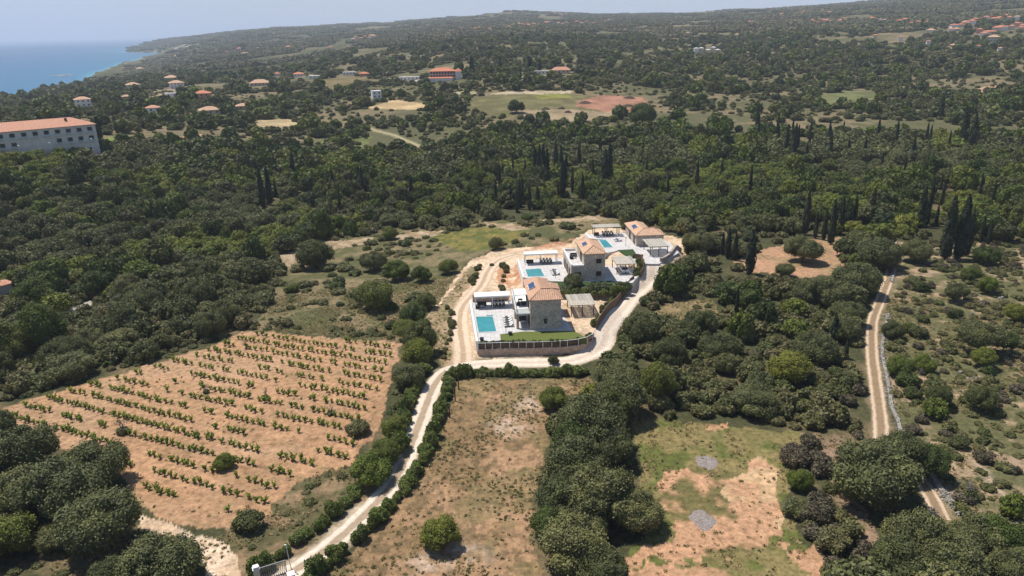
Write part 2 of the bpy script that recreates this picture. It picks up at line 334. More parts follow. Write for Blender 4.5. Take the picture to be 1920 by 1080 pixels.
# ---------------------------------------------------------------- land cover, outlined where it lies in the photo, laid on the terrain
VINE = [(-40, 795), (0, 765), (60, 748), (140, 725), (230, 700), (330, 670), (410, 642), (455, 622), (500, 623), (600, 632), (700, 638), (752, 642), (745, 680), (728, 730), (715, 780), (692, 822), (664, 868), (600, 888), (552, 905), (520, 945), (480, 985), (425, 992), (330, 985), (262, 948), (225, 890), (150, 850), (40, 815)]
DRY = [(868, 708), (1000, 712), (1100, 708), (1120, 735), (1060, 745), (1035, 790), (1025, 850), (1000, 930), (1000, 1000), (1015, 1130), (560, 1130), (640, 1050), (720, 965), (780, 890), (820, 820), (842, 770), (852, 720)]
MEADOW_R = [(1165, 780), (1300, 792), (1445, 808), (1520, 812), (1500, 870), (1470, 940), (1500, 1010), (1560, 1130), (1120, 1130), (1200, 1000), (1200, 860)]
SOIL_R = [(1300, 885), (1385, 868), (1440, 862), (1458, 930), (1470, 1000), (1490, 1025), (1400, 1035), (1290, 1030), (1215, 1040), (1170, 1040), (1260, 985), (1235, 935), (1255, 890)]
SOIL_R2 = [(1150, 1050), (1320, 1035), (1360, 1060), (1360, 1100), (1150, 1120)]
SOIL_R3 = [(1475, 1045), (1540, 1035), (1560, 1060), (1570, 1110), (1500, 1100)]
STRIP = [(1500, 812), (1580, 818), (1578, 860), (1600, 930), (1640, 985), (1660, 1030), (1640, 1050), (1600, 990), (1560, 930), (1545, 860)]
PALE = [(800, 600), (828, 560), (848, 525), (880, 490), (920, 470), (1000, 462), (1070, 455), (1100, 432), (1130, 425), (1290, 448), (1290, 475), (1240, 505), (1210, 540), (1165, 590), (1145, 630), (1120, 660), (1000, 668), (890, 672), (860, 690), (830, 690), (812, 650)]
LEFTM = [(468, 616), (500, 580), (520, 530), (560, 470), (610, 450), (700, 440), (760, 428), (860, 428), (900, 412), (1000, 412), (1100, 403), (1180, 408), (1180, 420), (1100, 430), (1060, 455), (990, 462), (915, 470), (870, 495), (830, 560), (800, 600), (810, 650), (760, 640), (600, 628)]
YELLOW = [(805, 445), (880, 428), (960, 424), (1000, 430), (960, 455), (900, 470), (860, 470)]
TRK_BARE = [[(730, 445), (790, 433), (835, 432), (800, 446), (760, 452)], [(890, 418), (960, 419), (1000, 430), (960, 432)], [(1010, 412), (1100, 406), (1145, 404), (1140, 411), (1060, 418)], [(520, 480), (600, 455), (700, 445), (700, 455), (610, 470), (540, 500)]]
CLEAR = [(1375, 490), (1430, 468), (1500, 450), (1575, 445), (1600, 460), (1570, 480), (1585, 500), (1570, 515), (1500, 520), (1440, 512), (1385, 510)]
SLOPE = [(1655, 510), (1690, 470), (1800, 455), (2000, 450), (2300, 460), (2500, 1200), (1800, 1200), (1790, 1000), (1720, 900), (1690, 820), (1670, 740), (1650, 640)]
VERGE = [(552, 905), (600, 888), (664, 868), (690, 870), (720, 880), (690, 930), (640, 980), (580, 1030), (520, 1090), (440, 1100), (420, 1020), (425, 992), (480, 985), (520, 945)]
GULLY = [(65, 612), (95, 598), (130, 580), (165, 562), (180, 566), (160, 585), (120, 603), (80, 622)]
PATH_BL = [(255, 965), (300, 972), (350, 995), (420, 1015), (445, 1050), (440, 1130), (370, 1130), (385, 1060), (370, 1030), (330, 1010), (255, 990)]
FARF = [([(880, 185), (960, 172), (1090, 178), (1120, 185), (1130, 215), (1000, 225), (880, 212)], (.15, .135, .06)),
        ([(1080, 190), (1130, 178), (1200, 182), (1230, 205), (1190, 222), (1130, 208), (1080, 200)], (.33, .17, .11)),
        ([(955, 206), (1080, 205), (1190, 215), (1060, 230), (980, 225)], (.30, .23, .14)),
        ([(685, 202), (735, 188), (765, 190), (840, 200), (770, 206)], (.46, .33, .18)),
        ([(905, 178), (960, 171), (1075, 170), (1070, 175)], (.44, .36, .24)),
        ([(455, 234), (490, 224), (540, 222), (565, 232), (520, 242)], (.42, .32, .18)),
        ([(188, 266), (195, 258), (262, 254), (262, 262)], (.15, .19, .05)),
        ([(285, 268), (330, 256), (382, 250), (385, 257), (330, 266)], (.50, .28, .17)),
        ([(578, 162), (620, 146), (680, 143), (705, 150), (640, 165)], (.16, .125, .06)),
        ([(330, 140), (400, 118), (480, 100), (560, 92), (640, 96), (600, 118), (450, 140)], (.095, .095, .042)),
        ([(590, 265), (650, 250), (700, 255), (680, 280), (610, 290)], (.13, .15, .05)),
        ([(1100, 75), (1140, 68), (1155, 71), (1120, 78)], (.38, .28, .18)),
        ([(1600, 100), (1630, 97), (1625, 106), (1600, 108)], (.48, .38, .30)),
        ([(1740, 91), (1780, 86), (1790, 92), (1750, 96)], (.42, .33, .22)),
        ([(1530, 180), (1590, 170), (1620, 172), (1660, 176), (1650, 186), (1560, 205)], (.14, .145, .06)),
        ([(1830, 165), (1870, 160), (1890, 185), (1860, 185)], (.40, .26, .16)),
        ([(1730, 18), (1790, 2), (1860, 5), (1850, 16), (1780, 18)], (.28, .22, .14)),
        ([(1870, 352), (1900, 350), (1895, 362), (1870, 362)], (.42, .24, .14)),
        ([(40, 528), (58, 526), (60, 540), (30, 543)], (.16, .19, .04)),
        ([(820, 175), (800, 168), (905, 172), (900, 178)], (.36, .30, .18)),
        ([(262, 170), (330, 167), (338, 183), (300, 190), (268, 186)], (.30, .23, .15)), ([(105, 197), (185, 204), (160, 213), (100, 205)], (.38, .33, .27)), ([(215, 189), (330, 191), (330, 195), (215, 194)], (.42, .38, .32)), ([(186, 173), (232, 170), (232, 173), (186, 177)], (.40, .36, .30)),
        ([(240, 205), (285, 203), (280, 213), (250, 213)], (.30, .24, .14)), ([(720, 148), (760, 143), (815, 152), (800, 158), (730, 156)], (.42, .37, .30)), ([(900, 140), (960, 138), (1110, 140), (1100, 144), (960, 146)], (.24, .22, .11)), ([(1000, 178), (1060, 176), (1075, 183), (1010, 186)], (.20, .20, .05)),
        ([(1270, 72), (1460, 68), (1500, 74), (1300, 80)], (.10, .10, .05))]
ROAD_MAIN = [(505, 1110), (540, 1078), (600, 1040), (655, 993), (705, 945), (742, 898), (765, 850), (782, 805), (797, 765), (815, 722), (838, 697), (880, 686), (940, 681), (1010, 680), (1070, 677), (1110, 663), (1133, 642), (1138, 615), (1160, 588), (1185, 560), (1205, 536), (1222, 512), (1225, 490)]
ROAD_BR = [(868, 688), (868, 655), (862, 610), (866, 580), (880, 560), (902, 535), (915, 508), (935, 488), (965, 478)]
TRACK_R = [(1650, 850), (1652, 800), (1645, 745), (1638, 690), (1634, 640), (1637, 600), (1650, 565), (1664, 530), (1672, 500), (1680, 475), (1686, 455)]
TRACK_R2 = [(1768, 975), (1742, 925), (1720, 890)]
PATH_FAR = [(680, 236), (705, 245), (740, 254), (765, 265), (795, 278)]
PATH_SE = [(1800, 830), (1840, 880), (1880, 930), (1905, 975), (1940, 1010)]
# ---------------------------------------------------------------- terrain
def lin(c): return np.array(c, float)
AZ = rad(1)*np.concatenate([np.linspace(-62, -37, 110)[:-1], np.linspace(-37, 37, 760), np.linspace(37, 62, 110)[1:]])
RR = np.exp(np.linspace(math.log(26), math.log(11500), 1000))
A_, R_ = np.meshgrid(AZ, RR); X = (R_*np.sin(A_)).ravel(); Y = (R_*np.cos(A_)).ravel(); Z = gz(X, Y)
V = np.stack([X, Y, Z], 1); px, py, dd = proj(V)
jw = np.clip(1200/dd, 1, 14); jx = (fbm(X/2.2, Y/2.2, 31)-.5)*2.4; jy = (fbm(X/2.2+50, Y/2.2, 32)-.5)*2.4
qx = px+jx*F/dd*.9; qy = py+jy*F/dd*.35
n1 = fbm(X/9, Y/9, 40, 4); n2 = fbm(X/2.5, Y/2.5, 41, 3); n3 = fbm(X/60, Y/60, 42, 3); n4 = fbm(X/1.1, Y/1.1, 43, 2)
def mixc(a, b, t): t = np.clip(t, 0, 1)[:, None]; return np.asarray(a)*(1-t)+np.asarray(b)*t
def sst(n, lo, hi): t = np.clip((n-lo)/(hi-lo), 0, 1); return t*t*(3-2*t)
BROWNP = [(1215, 592), (1260, 566), (1335, 560), (1352, 590), (1300, 612), (1240, 608)]
C = mixc(lin((.065, .065, .030)), lin((.15, .115, .062)), sst(n1, .5, .72))
far = R_.ravel() > 330
C[far] = mixc(lin((.105, .100, .048)), lin((.20, .155, .09)), sst(n1*.5+n3*.5, .46, .66))[far]
def paint(poly, a, b=None, n=None, lo=.4, hi=.6, jit=True):
    m = inpoly(qx if jit else px, qy if jit else py, poly)
    if b is None: C[m] = lin(a)*(.85+.3*n2[m])[:, None]
    else: C[m] = mixc(lin(a), lin(b), sst(n[m], lo, hi))
    return m
paint(LEFTM, (.095, .095, .040), (.20, .155, .085), n1*.6+n2*.4, .42, .60)
m = paint(YELLOW, (.10, .11, .032), (.20, .165, .05), n2, .35, .65)
for p in TRK_BARE: paint(p, (.40, .30, .20), (.28, .20, .12), n2)
m = paint(SLOPE, (.120, .115, .052), (.34, .24, .155), n2*.55+n1*.45, .50, .68)
paint(BROWNP, (.24, .175, .09), (.16, .13, .06), n2)
paint(VERGE, (.115, .10, .048), (.24, .165, .095), n2, .38, .62)
paint(GULLY, (.52, .48, .44), (.30, .26, .20), n4, .4, .6)
paint(CLEAR, (.40, .235, .14), (.30, .20, .11), n1, .4, .65)
m = paint(DRY, (.23, .15, .078), (.34, .21, .12), n1*.5+n2*.5, .42, .62)
m2 = m & (n4 > .62); C[m2] = mixc(C[m2], lin((.11, .085, .045)), np.full(m2.sum(), .6))
m2 = m & (fbm(X/5, Y/5, 77, 3) > .60); C[m2] = mixc(C[m2], lin((.16, .14, .06)), np.full(m2.sum(), .45))
for cx, cy, rx, ry in ((990, 760, 26, 16), (960, 800, 40, 20), (860, 1040, 60, 26), (790, 1060, 40, 18)):
    e = np.clip(1.4-np.hypot((qx-cx)/rx, (qy-cy)/ry), 0, 1)*np.clip(n4*2.2-.5, 0, 1); C[:] = mixc(C, lin((.46, .34, .25)), e)
m = paint(MEADOW_R, (.115, .125, .036), (.22, .175, .075), n1*.5+n2*.5, .42, .60)
qx_, qy_ = qx, qy; qx = px+((fbm(X/4.5, Y/4.5, 71, 4)-.5)*9)*F/dd*.5; qy = py+((fbm(X/4.5+30, Y/4.5, 72, 4)-.5)*13)*F/dd*.5
for p in (SOIL_R, SOIL_R2, SOIL_R3):
    m = paint(p, (.46, .265, .155), (.145, .125, .05), n1*.5+n2*.5, .50, .62)
m = inpoly(qx, qy, [(1380, 868), (1445, 862), (1475, 1010), (1420, 1020), (1370, 930)]); C[m] = mixc(C[m], lin((.52, .345, .20)), sst(n1[m]*.4+n2[m]*.6, .42, .62))
qx, qy = qx_, qy_
paint([(1318, 795), (1375, 795), (1370, 803), (1322, 806)], (.48, .27, .15), (.42, .25, .14), n2)
paint(STRIP, (.27, .18, .12), (.20, .145, .09), n2)
paint([(430, 622), (800, 640), (770, 700)], (.10, .09, .04), (.16, .13, .06), n2) if 0 else None
m = paint(VINE, (.41, .24, .135), (.32, .185, .10), n1, .35, .6)
VA = hit(190, 726)[0][:2]; VB = hit(612, 822)[0][:2]; VD = (VB-VA)/np.linalg.norm(VB-VA); VN = np.array([-VD[1], VD[0]]); VSP = 3.3
vt = (X-VA[0])*VN[0]+(Y-VA[1])*VN[1]; ph = np.abs((vt/VSP+.5) % 1-.5)*VSP
e = m*np.clip(1-ph/.45, 0, 1)*np.clip(fbm(X/4, Y/4, 61)*3-1.1, 0, 1); C[:] = mixc(C, lin((.17, .145, .06)), e*.8)
e = m*sst(n3*.4+n1*.6, .52, .7)*.5; C[:] = mixc(C, lin((.50, .32, .20)), e)
paint(PATH_BL, (.60, .46, .33), (.50, .36, .24), n2)
m = paint(PALE, (.62, .46, .32), (.46, .32, .205), n1*.5+n2*.5, .45, .65)
m = inpoly(qx, qy, [(800, 600), (838, 555), (880, 500), (905, 500), (872, 545), (852, 590), (855, 690), (830, 690), (812, 650)]); C[m] = mixc(lin((.34, .24, .15)), lin((.19, .16, .08)), sst(n4[m], .4, .6))
m = inpoly(qx, qy, [(935, 500), (985, 485), (990, 525), (950, 540), (930, 522)]); C[m] = mixc(C[m], lin((.42, .22, .12)), sst(n2[m], .3, .55))
m = inpoly(qx, qy, [(980, 472), (1100, 455), (1110, 440), (1060, 452), (990, 462)]); C[m] = mixc(C[m], lin((.44, .23, .14)), sst(n2[m], .3, .55))
paint([(520, 165), (530, 165)], (.1, .1, .1)) if 0 else None
for p, c in FARF: m = inpoly(px+jx*F/dd*2, py+jy*F/dd*.5, p); C[m] = mixc(lin(c)*.8, lin(c)*1.12, sst(n1[m], .35, .65))
def soften(line, w, col, k=.8):
    P = hit([a for a, b in line], [b for a, b in line])[:, :2]
    m = np.zeros(len(X), bool); m = (X > P[:, 0].min()-9) & (X < P[:, 0].max()+9) & (Y > P[:, 1].min()-9) & (Y < P[:, 1].max()+9)
    d = pdist(X[m], Y[m], P)+(n2[m]-.5)*2.2; C[m] = mixc(C[m], lin(col), np.clip((w-d)/1.0, 0, 1)*k); return P
W_MAIN = soften(ROAD_MAIN, 2.4, (.56, .44, .33)); W_BR = soften(ROAD_BR, 2.8, (.56, .42, .29)); W_TR = soften(TRACK_R, 1.9, (.24, .18, .11))
W_TR2 = soften(TRACK_R2, 1.8, (.26, .19, .11)); W_FAR = soften(PATH_FAR, 3, (.30, .27, .15)); W_SE = soften(PATH_SE, 1.0, (.42, .32, .23))
nearc = (X < -300); nearc[nearc] = pdist(X[nearc], Y[nearc], LAND[:21]) < 650; nearc &= R_.ravel() > 1000; C[nearc] = mixc(lin((.070, .075, .034)), lin((.13, .11, .06)), sst(fbm(X[nearc]/40, Y[nearc]/40, 57, 3), .45, .65))
# pale cliffs and rocks where land meets the sea
cm = (Z < SEA+5) & (Z > SEA-1) & (X < -300); cm[cm] = pdist(X[cm], Y[cm], LAND[:21]) < 20; C[cm] = mixc(C[cm], lin((.42, .36, .29)), sst(fbm(X[cm]/25, Y[cm]/25, 55, 3), .44, .58))
hm = inpoly(px, py, [(300, 98), (318, 88), (352, 78), (362, 90), (350, 98)]); C[hm] = mixc(C[hm], lin((.30, .27, .22)), sst(fbm(X[hm]/60, Y[hm]/160, 56, 4), .42, .56))
nr, na = len(RR), len(AZ); idx = np.arange(nr*na).reshape(nr, na)
Q = np.stack([idx[:-1, :-1], idx[:-1, 1:], idx[1:, 1:], idx[1:, :-1]], -1).reshape(-1, 4)
me = np_mesh('ground', V, Q, smooth=True)
at = me.color_attributes.new('cover', 'FLOAT_COLOR', 'POINT'); at.data.foreach_set('color', np.hstack([np.clip(C, 0, 1), np.ones((len(C), 1))]).astype(np.float32).ravel())
m, t, o = new_mat('ground_cover'); b = N(t, 'ShaderNodeBsdfPrincipled'); b.inputs['Roughness'].default_value = .95; b.inputs['Specular IOR Level'].default_value = .1
a = N(t, 'ShaderNodeVertexColor', layer_name='cover'); co = N(t, 'ShaderNodeTexCoord').outputs['Object']
f1 = ramp(t, noise(t, 1.1, 6, co, .75), [(.30, (.45, .44, .38)), (.5, (1, 1, 1)), (.70, (1.5, 1.46, 1.40))])
f2 = ramp(t, noise(t, .12, 4, co), [(.3, (.86, .88, .84)), (.7, (1.12, 1.1, 1.1))])
t.links.new(mul(t, mul(t, a.outputs[0], f1), f2), b.inputs['Base Color'])
bp = N(t, 'ShaderNodeBump'); bp.inputs['Strength'].default_value = .8; bp.inputs['Distance'].default_value = .25
t.links.new(noise(t, 1.8, 5, co, .7), bp.inputs['Height']); t.links.new(bp.outputs[0], b.inputs['Normal']); t.links.new(b.outputs[0], o.inputs[0])
me.materials.append(M['ground_cover']); link('ground', me, kind='structure')
# ---------------------------------------------------------------- sea
n_a, n_r = 260, 150
A2, R2 = np.meshgrid(rad(1)*np.linspace(-75, 75, n_a), np.exp(np.linspace(math.log(350), math.log(60000), n_r)))
sx = (R2*np.sin(A2)).ravel(); sy = (R2*np.cos(A2)).ravel(); sd = pdist(sx, sy, LAND, True)
deep = np.clip(sd/900, 0, 1)**.6
sc_ = mixc(lin((.015, .135, .24)), lin((.009, .068, .17)), deep); sc_ = mixc(sc_, lin((.010, .075, .17)), np.clip((sd-1200)/6000, 0, 1))
sc_ = mixc(sc_, lin((.10, .34, .38)), np.clip(1-sd/30, 0, 1)*.6)
idx = np.arange(n_r*n_a).reshape(n_r, n_a); Q = np.stack([idx[:-1, :-1], idx[:-1, 1:], idx[1:, 1:], idx[1:, :-1]], -1).reshape(-1, 4)
me = np_mesh('sea', np.stack([sx, sy, np.full_like(sx, SEA)], 1), Q)
at = me.color_attributes.new('water', 'FLOAT_COLOR', 'POINT'); at.data.foreach_set('color', np.hstack([sc_, np.ones((len(sc_), 1))]).astype(np.float32).ravel())
m, t, o = new_mat('sea_water'); b = N(t, 'ShaderNodeBsdfPrincipled'); b.inputs['Roughness'].default_value = .35; b.inputs['IOR'].default_value = 1.33; b.inputs['Specular IOR Level'].default_value = .35
a = N(t, 'ShaderNodeVertexColor', layer_name='water'); co = N(t, 'ShaderNodeTexCoord').outputs['Object']
mp = N(t, 'ShaderNodeMapping'); mp.inputs['Scale'].default_value = (1, 2.6, 1); t.links.new(co, mp.inputs[0])
t.links.new(mul(t, a.outputs[0], ramp(t, noise(t, .006, 4, mp.outputs[0]), [(.3, (.86, .9, .92)), (.7, (1.12, 1.1, 1.06))])), b.inputs['Base Color'])
bp = N(t, 'ShaderNodeBump'); bp.inputs['Strength'].default_value = .5; bp.inputs['Distance'].default_value = .6
t.links.new(noise(t, .12, 5, mp.outputs[0], .7), bp.inputs['Height']); t.links.new(bp.outputs[0], b.inputs['Normal']); t.links.new(b.outputs[0], o.inputs[0])
me.materials.append(M['sea_water']); link('sea', me, kind='structure')
# ---------------------------------------------------------------- roads and tracks
def ribmat(name, edge, rut, crown, rw, hw=.0):
    """rw: where the two wheel lines lie between 0 (middle) and 1 (edge)"""
    m, t, o = new_mat(name); b = N(t, 'ShaderNodeBsdfPrincipled'); b.inputs['Roughness'].default_value = .95; b.inputs['Specular IOR Level'].default_value = .1
    uv = N(t, 'ShaderNodeUVMap'); sp = N(t, 'ShaderNodeSeparateXYZ'); t.links.new(uv.outputs[0], sp.inputs[0]); co = N(t, 'ShaderNodeTexCoord').outputs['Object']
    nz = N(t, 'ShaderNodeMath', operation='MULTIPLY_ADD'); nz.inputs[1].default_value = .34; nz.inputs[2].default_value = -.17; t.links.new(noise(t, .9, 4, co, .7), nz.inputs[0])
    ab = N(t, 'ShaderNodeMath', operation='ABSOLUTE'); t.links.new(sp.outputs[0], ab.inputs[0]); ad = N(t, 'ShaderNodeMath', operation='ADD'); t.links.new(ab.outputs[0], ad.inputs[0]); t.links.new(nz.outputs[0], ad.inputs[1])
    c = ramp(t, ad.outputs[0], [(0, crown), (max(.02, rw-.28), crown), (rw-.12+hw, rut), (rw+.16-hw, rut), (min(.97, rw+.42-hw*2), edge), (1, edge)])
    n = ramp(t, noise(t, 1.6, 5, co, .7), [(.3, (.80, .78, .74)), (.7, (1.1, 1.1, 1.1))]); t.links.new(mul(t, c, n), b.inputs['Base Color'])
    bp = N(t, 'ShaderNodeBump'); bp.inputs['Strength'].default_value = .5; bp.inputs['Distance'].default_value = .1; t.links.new(noise(t, 3, 4, co), bp.inputs['Height']); t.links.new(bp.outputs[0], b.inputs['Normal'])
    t.links.new(b.outputs[0], o.inputs[0])
ribmat('gravel_road', (.54, .43, .32), (.70, .60, .49), (.60, .49, .39), .46)
ribmat('gravel_road_bottom', (.36, .28, .19), (.70, .59, .48), (.38, .29, .20), .50)
ribmat('dirt_branch', (.50, .36, .24), (.64, .50, .37), (.44, .32, .21), .45)
ribmat('two_rut_track', (.22, .165, .095), (.58, .44, .31), (.27, .19, .115), .56, .07)
ribmat('far_path', (.22, .20, .10), (.36, .30, .18), (.34, .29, .18), .3)
def spline(P, step):
    P = np.asarray(P, float); out = []
    for i in range(len(P)-1):
        p0 = P[max(i-1, 0)]; p1 = P[i]; p2 = P[i+1]; p3 = P[min(i+2, len(P)-1)]; n = max(1, int(np.linalg.norm(p2-p1)/step))
        for k in range(n):
            s = k/n; out.append(.5*((2*p1)+(-p0+p2)*s+(2*p0-5*p1+4*p2-p3)*s*s+(-p0+3*p1-3*p2+p3)*s**3))
    out.append(P[-1]); return np.array(out)
def ribbon(name, P, w, mat, off=.06, step=.8, k=9, wf=None):
    L = spline(P, step); T = np.gradient(L, axis=0); T /= np.linalg.norm(T, axis=1)[:, None]+1e-9; Nn = np.stack([-T[:, 1], T[:, 0]], 1); n = len(L)
    ww = np.full(n, w/2.) if wf is None else np.interp(np.arange(n)/(n-1), *zip(*wf))/2
    u = np.linspace(-1, 1, k); jl = ww*(1+.22*(fbm(L[:, 0]/1.5, L[:, 1]/1.5, 3)-.5)); jr = ww*(1+.22*(fbm(L[:, 0]/1.5, L[:, 1]/1.5, 8)-.5))
    side = np.where(u[None, :] < 0, u[None, :]*jl[:, None], u[None, :]*jr[:, None])
    x = L[:, 0, None]+Nn[:, 0, None]*side; y = L[:, 1, None]+Nn[:, 1, None]*side; z = gz(x.ravel(), y.ravel()).reshape(x.shape)+off
    z -= (np.abs(u)[None, :] > .99)*off*1.6
    idx = np.arange(n*k).reshape(n, k); Q = np.stack([idx[:-1, :-1], idx[1:, :-1], idx[1:, 1:], idx[:-1, 1:]], -1).reshape(-1, 4)[:, ::-1]
    me = np_mesh(name, np.stack([x, y, z], -1).reshape(-1, 3), Q, mat, True); uv = me.uv_layers.new(name='UVMap')
    U = np.stack([np.broadcast_to(u, (n, k)), np.broadcast_to(np.arange(n)[:, None], (n, k))], -1).reshape(-1, 2)
    uv.data.foreach_set('uv', U[Q.ravel()].astype(np.float32).ravel()); return link(name, me, kind='structure')
ribbon('road', W_MAIN[:12], 3.7, 'gravel_road_bottom', wf=[(0, 3.6), (1, 3.9)])
ribbon('road', W_MAIN[10:], 4.2, 'gravel_road', off=.09, wf=[(0, 3.8), (.25, 4.6), (.55, 4.8), (.6, 5.), (.75, 4), (1, 5.5)])
ribbon('dirt_path', W_BR, 4.2, 'dirt_branch', off=.065)
ribbon('dirt_track', W_TR, 2.75, 'two_rut_track'); ribbon('dirt_track', W_TR2, 2.6, 'two_rut_track', off=.05)
ribbon('dirt_path', W_FAR, 4, 'far_path', off=.08)
# ---------------------------------------------------------------- villas
TH = rad(4)
def at_villa(O, x, y, z): p = L2W(O, [(x, y)])[0]; return (p[0], p[1], z)
def slab(name, O, g, poly, top, bottom, mat, **k): return MB().prism(poly, bottom, top).obj(name, mat, None, loc=(O[0], O[1], g), rz=TH, **k)
def walls_with(mb, x0, x1, y0, y1, z0, z1): return mb.box(x0, x1, y0, y1, z0, z1)
def hip(mb, x0, x1, y0, y1, z, h, axis, e0=None, e1=None, under=.18):
    """hip roof over a rectangle; the ridge runs along the axis and stops e0 / e1 short of the ends"""
    if axis == 'y':
        m = (x0+x1)/2; e0 = (x1-x0)/2 if e0 is None else e0; e1 = (x1-x0)/2 if e1 is None else e1; a = (m, y0+e0, z+h); b = (m, y1-e1, z+h)
        vs = [(x0, y0, z), (x1, y0, z), (x1, y1, z), (x0, y1, z), a, b]; fs = [(0, 1, 4), (1, 2, 5, 4), (2, 3, 5), (3, 0, 4, 5)]
    else:
        m = (y0+y1)/2; e0 = (y1-y0)/2 if e0 is None else e0; e1 = (y1-y0)/2 if e1 is None else e1; a = (x0+e0, m, z+h); b = (x1-e1, m, z+h)
        vs = [(x0, y0, z), (x1, y0, z), (x1, y1, z), (x0, y1, z), a, b]; fs = [(0, 1, 5, 4), (1, 2, 5), (2, 3, 4, 5), (3, 0, 4)]
    n = 6; vs += [(x, y, z-under) for x, y, _ in vs[:4]]; fs += [(0, 6, 7, 1), (1, 7, 8, 2), (2, 8, 9, 3), (3, 9, 6, 0), (9, 8, 7, 6)]
    return mb.add(vs, fs)
def ridge_caps(mb, lines, w=.26):
    for a, b in lines: mb.bar(a, b, w, .16)
def window(par, x, y, z, w, h, face='front', d=.1, mat='dark_wood'):
    f = MB()
    if face == 'front':
        for a in ((x-w/2, x-w/2+.08, z, z+h), (x+w/2-.08, x+w/2, z, z+h), (x-w/2+.08, x+w/2-.08, z+h-.08, z+h), (x-w/2+.08, x+w/2-.08, z, z+.08), (x-.03, x+.03, z+.08, z+h-.08)): f.box(a[0], a[1], y-d, y+.02, a[2], a[3])
        p = MB().box(x-w/2+.08, x+w/2-.08, y-.05, y+.01, z+.08, z+h-.08)
    else:
        for a in ((y-w/2, y-w/2+.08, z, z+h), (y+w/2-.08, y+w/2, z, z+h), (y-w/2+.08, y+w/2-.08, z+h-.08, z+h), (y-w/2+.08, y+w/2-.08, z, z+.08), (y-.03, y+.03, z+.08, z+h-.08)): f.box(x-d, x+.02, a[0], a[1], a[2], a[3])
        p = MB().box(x-.05, x+.01, y-w/2+.08, y+w/2-.08, z+.08, z+h-.08)
    o = f.obj('window', mat, par); p.obj('pane', 'window_glass', o); return o
def solar(par, c, w, l, slope, n=3):
    """collector lying on the left-hand slope: c = centre, l runs along y"""
    cx, cy, cz = c; f = MB(); g = MB(); s = math.tan(slope)
    def pt(a, b, k): return (cx+a, cy+b, cz+a*s+k)
    def panel(mb, a0, a1, b0, b1, k0, k1): mb.add([pt(a, b, k) for k in (k0, k1) for a, b in ((a0, b0), (a1, b0), (a1, b1), (a0, b1))], [(0, 3, 2, 1), (4, 5, 6, 7), (0, 1, 5, 4), (1, 2, 6, 5), (2, 3, 7, 6), (3, 0, 4, 7)])
    panel(f, -w/2, w/2, -l/2, l/2, .12, .2); o = f.obj('solar_panel', 'white_metal', par)
    for i in range(n): b0 = -l/2+.06+i*(l-.06)/n; panel(g, -w/2+.06, w/2-.06, b0, b0+(l-.06)/n-.06, .2, .225)
    g.obj('collector_glass', 'solar_glass', o)
def pergola(O, g, x0, x1, y0, y1, h, label, cane=True, group=None, name='pergola', posts=6, backwall=False):
    r = thing(name, label, 'pergola', at_villa(O, (x0+x1)/2, (y0+y1)/2, g), TH, group); W = (x1-x0)/2; D = (y1-y0)/2
    for i in range(posts//2):
        for s in (-1, 1):
            x = -W+.2+i*(2*W-.4)/(posts//2-1); MB().box(x-.08, x+.08, s*(D-.15)-.08, s*(D-.15)+.08, 0, h-.15).obj('post', 'white_metal' if not cane else 'dark_wood', r)
    fr = MB()
    for s in (-1, 1): fr.box(-W, W, s*D-.07, s*D+.07, h-.15, h+.02); fr.box(s*W-.07, s*W+.07, -D+.07, D-.07, h-.15, h+.02)
    fr.obj('frame', 'white_metal' if not cane else 'dark_wood', r)
    if cane:
        c = MB(); n = int(2*W/.19); rr = random.Random(int(x0*100)+5)
        for i in range(n):
            x = -W-.25+i*(2*W+.5)/n; z = h+.06+rr.uniform(-.02, .05); c.box(x, x+rr.uniform(.12, .19), -D-.35+rr.uniform(-.12, .12), D+.35+rr.uniform(-.12, .12), z, z+.05)
        c.obj('cane_cover', 'pale_cane', r); b = MB()
        for i in range(7): y = -D+i*2*D/6; b.box(-W, W, y-.04, y+.04, h+.02, h+.05)
        b.obj('rafter', 'dark_wood', r)
    else: MB().box(-W-.1, W+.1, -D-.1, D+.1, h+.02, h+.16).obj('roof_panel', 'white_cushion', r)
    return r
def lounger_proto():
    r = thing('sun_lounger', 'x', 'sun lounger', (0, 0, 0)); f = MB()
    f.box(-.33, .33, -.95, -.88, .22, .28).box(-.33, -.27, -.88, .95, .22, .28).box(.27, .33, -.88, .95, .22, .28).box(-.27, .27, .88, .95, .22, .28); f.obj('frame', 'dark_metal', r)
    for sx in (-1, 1):
        for y in (-.8, .75): MB().box(sx*.3-.03, sx*.3+.03, y-.03, y+.03, 0, .22).obj('leg', 'dark_metal', r)
    MB().box(-.3, .3, -.93, .3, .28, .38).obj('mattress', 'white_cushion', r)
    MB().add([(-.3, .3, .28), (.3, .3, .28), (.3, .92, .72), (-.3, .92, .72), (-.3, .27, .38), (.3, .27, .38), (.3, .86, .80), (-.3, .86, .80)], [(0, 3, 2, 1), (4, 5, 6, 7), (0, 1, 5, 4), (1, 2, 6, 5), (2, 3, 7, 6), (3, 0, 4, 7)]).obj('backrest', 'white_cushion', r)
    MB().box(-.31, .31, -.5, .1, .385, .42).obj('towel', 'grey_cushion', r)
    return r
_lp = [lounger_proto()]
def lounger(O, g, x, y, a, label, group):
    o = _lp[0] if _lp and not _lp[0].get('used') else copy_tree(_lp[0])
    if not _lp[0].get('used'): _lp[0]['used'] = 1
    elif 'used' in o.keys() and o is not _lp[0]: del o['used']
    o.location = at_villa(O, x, y, g); o.rotation_euler = (0, 0, TH+a); o['label'] = label; o['group'] = group; return o
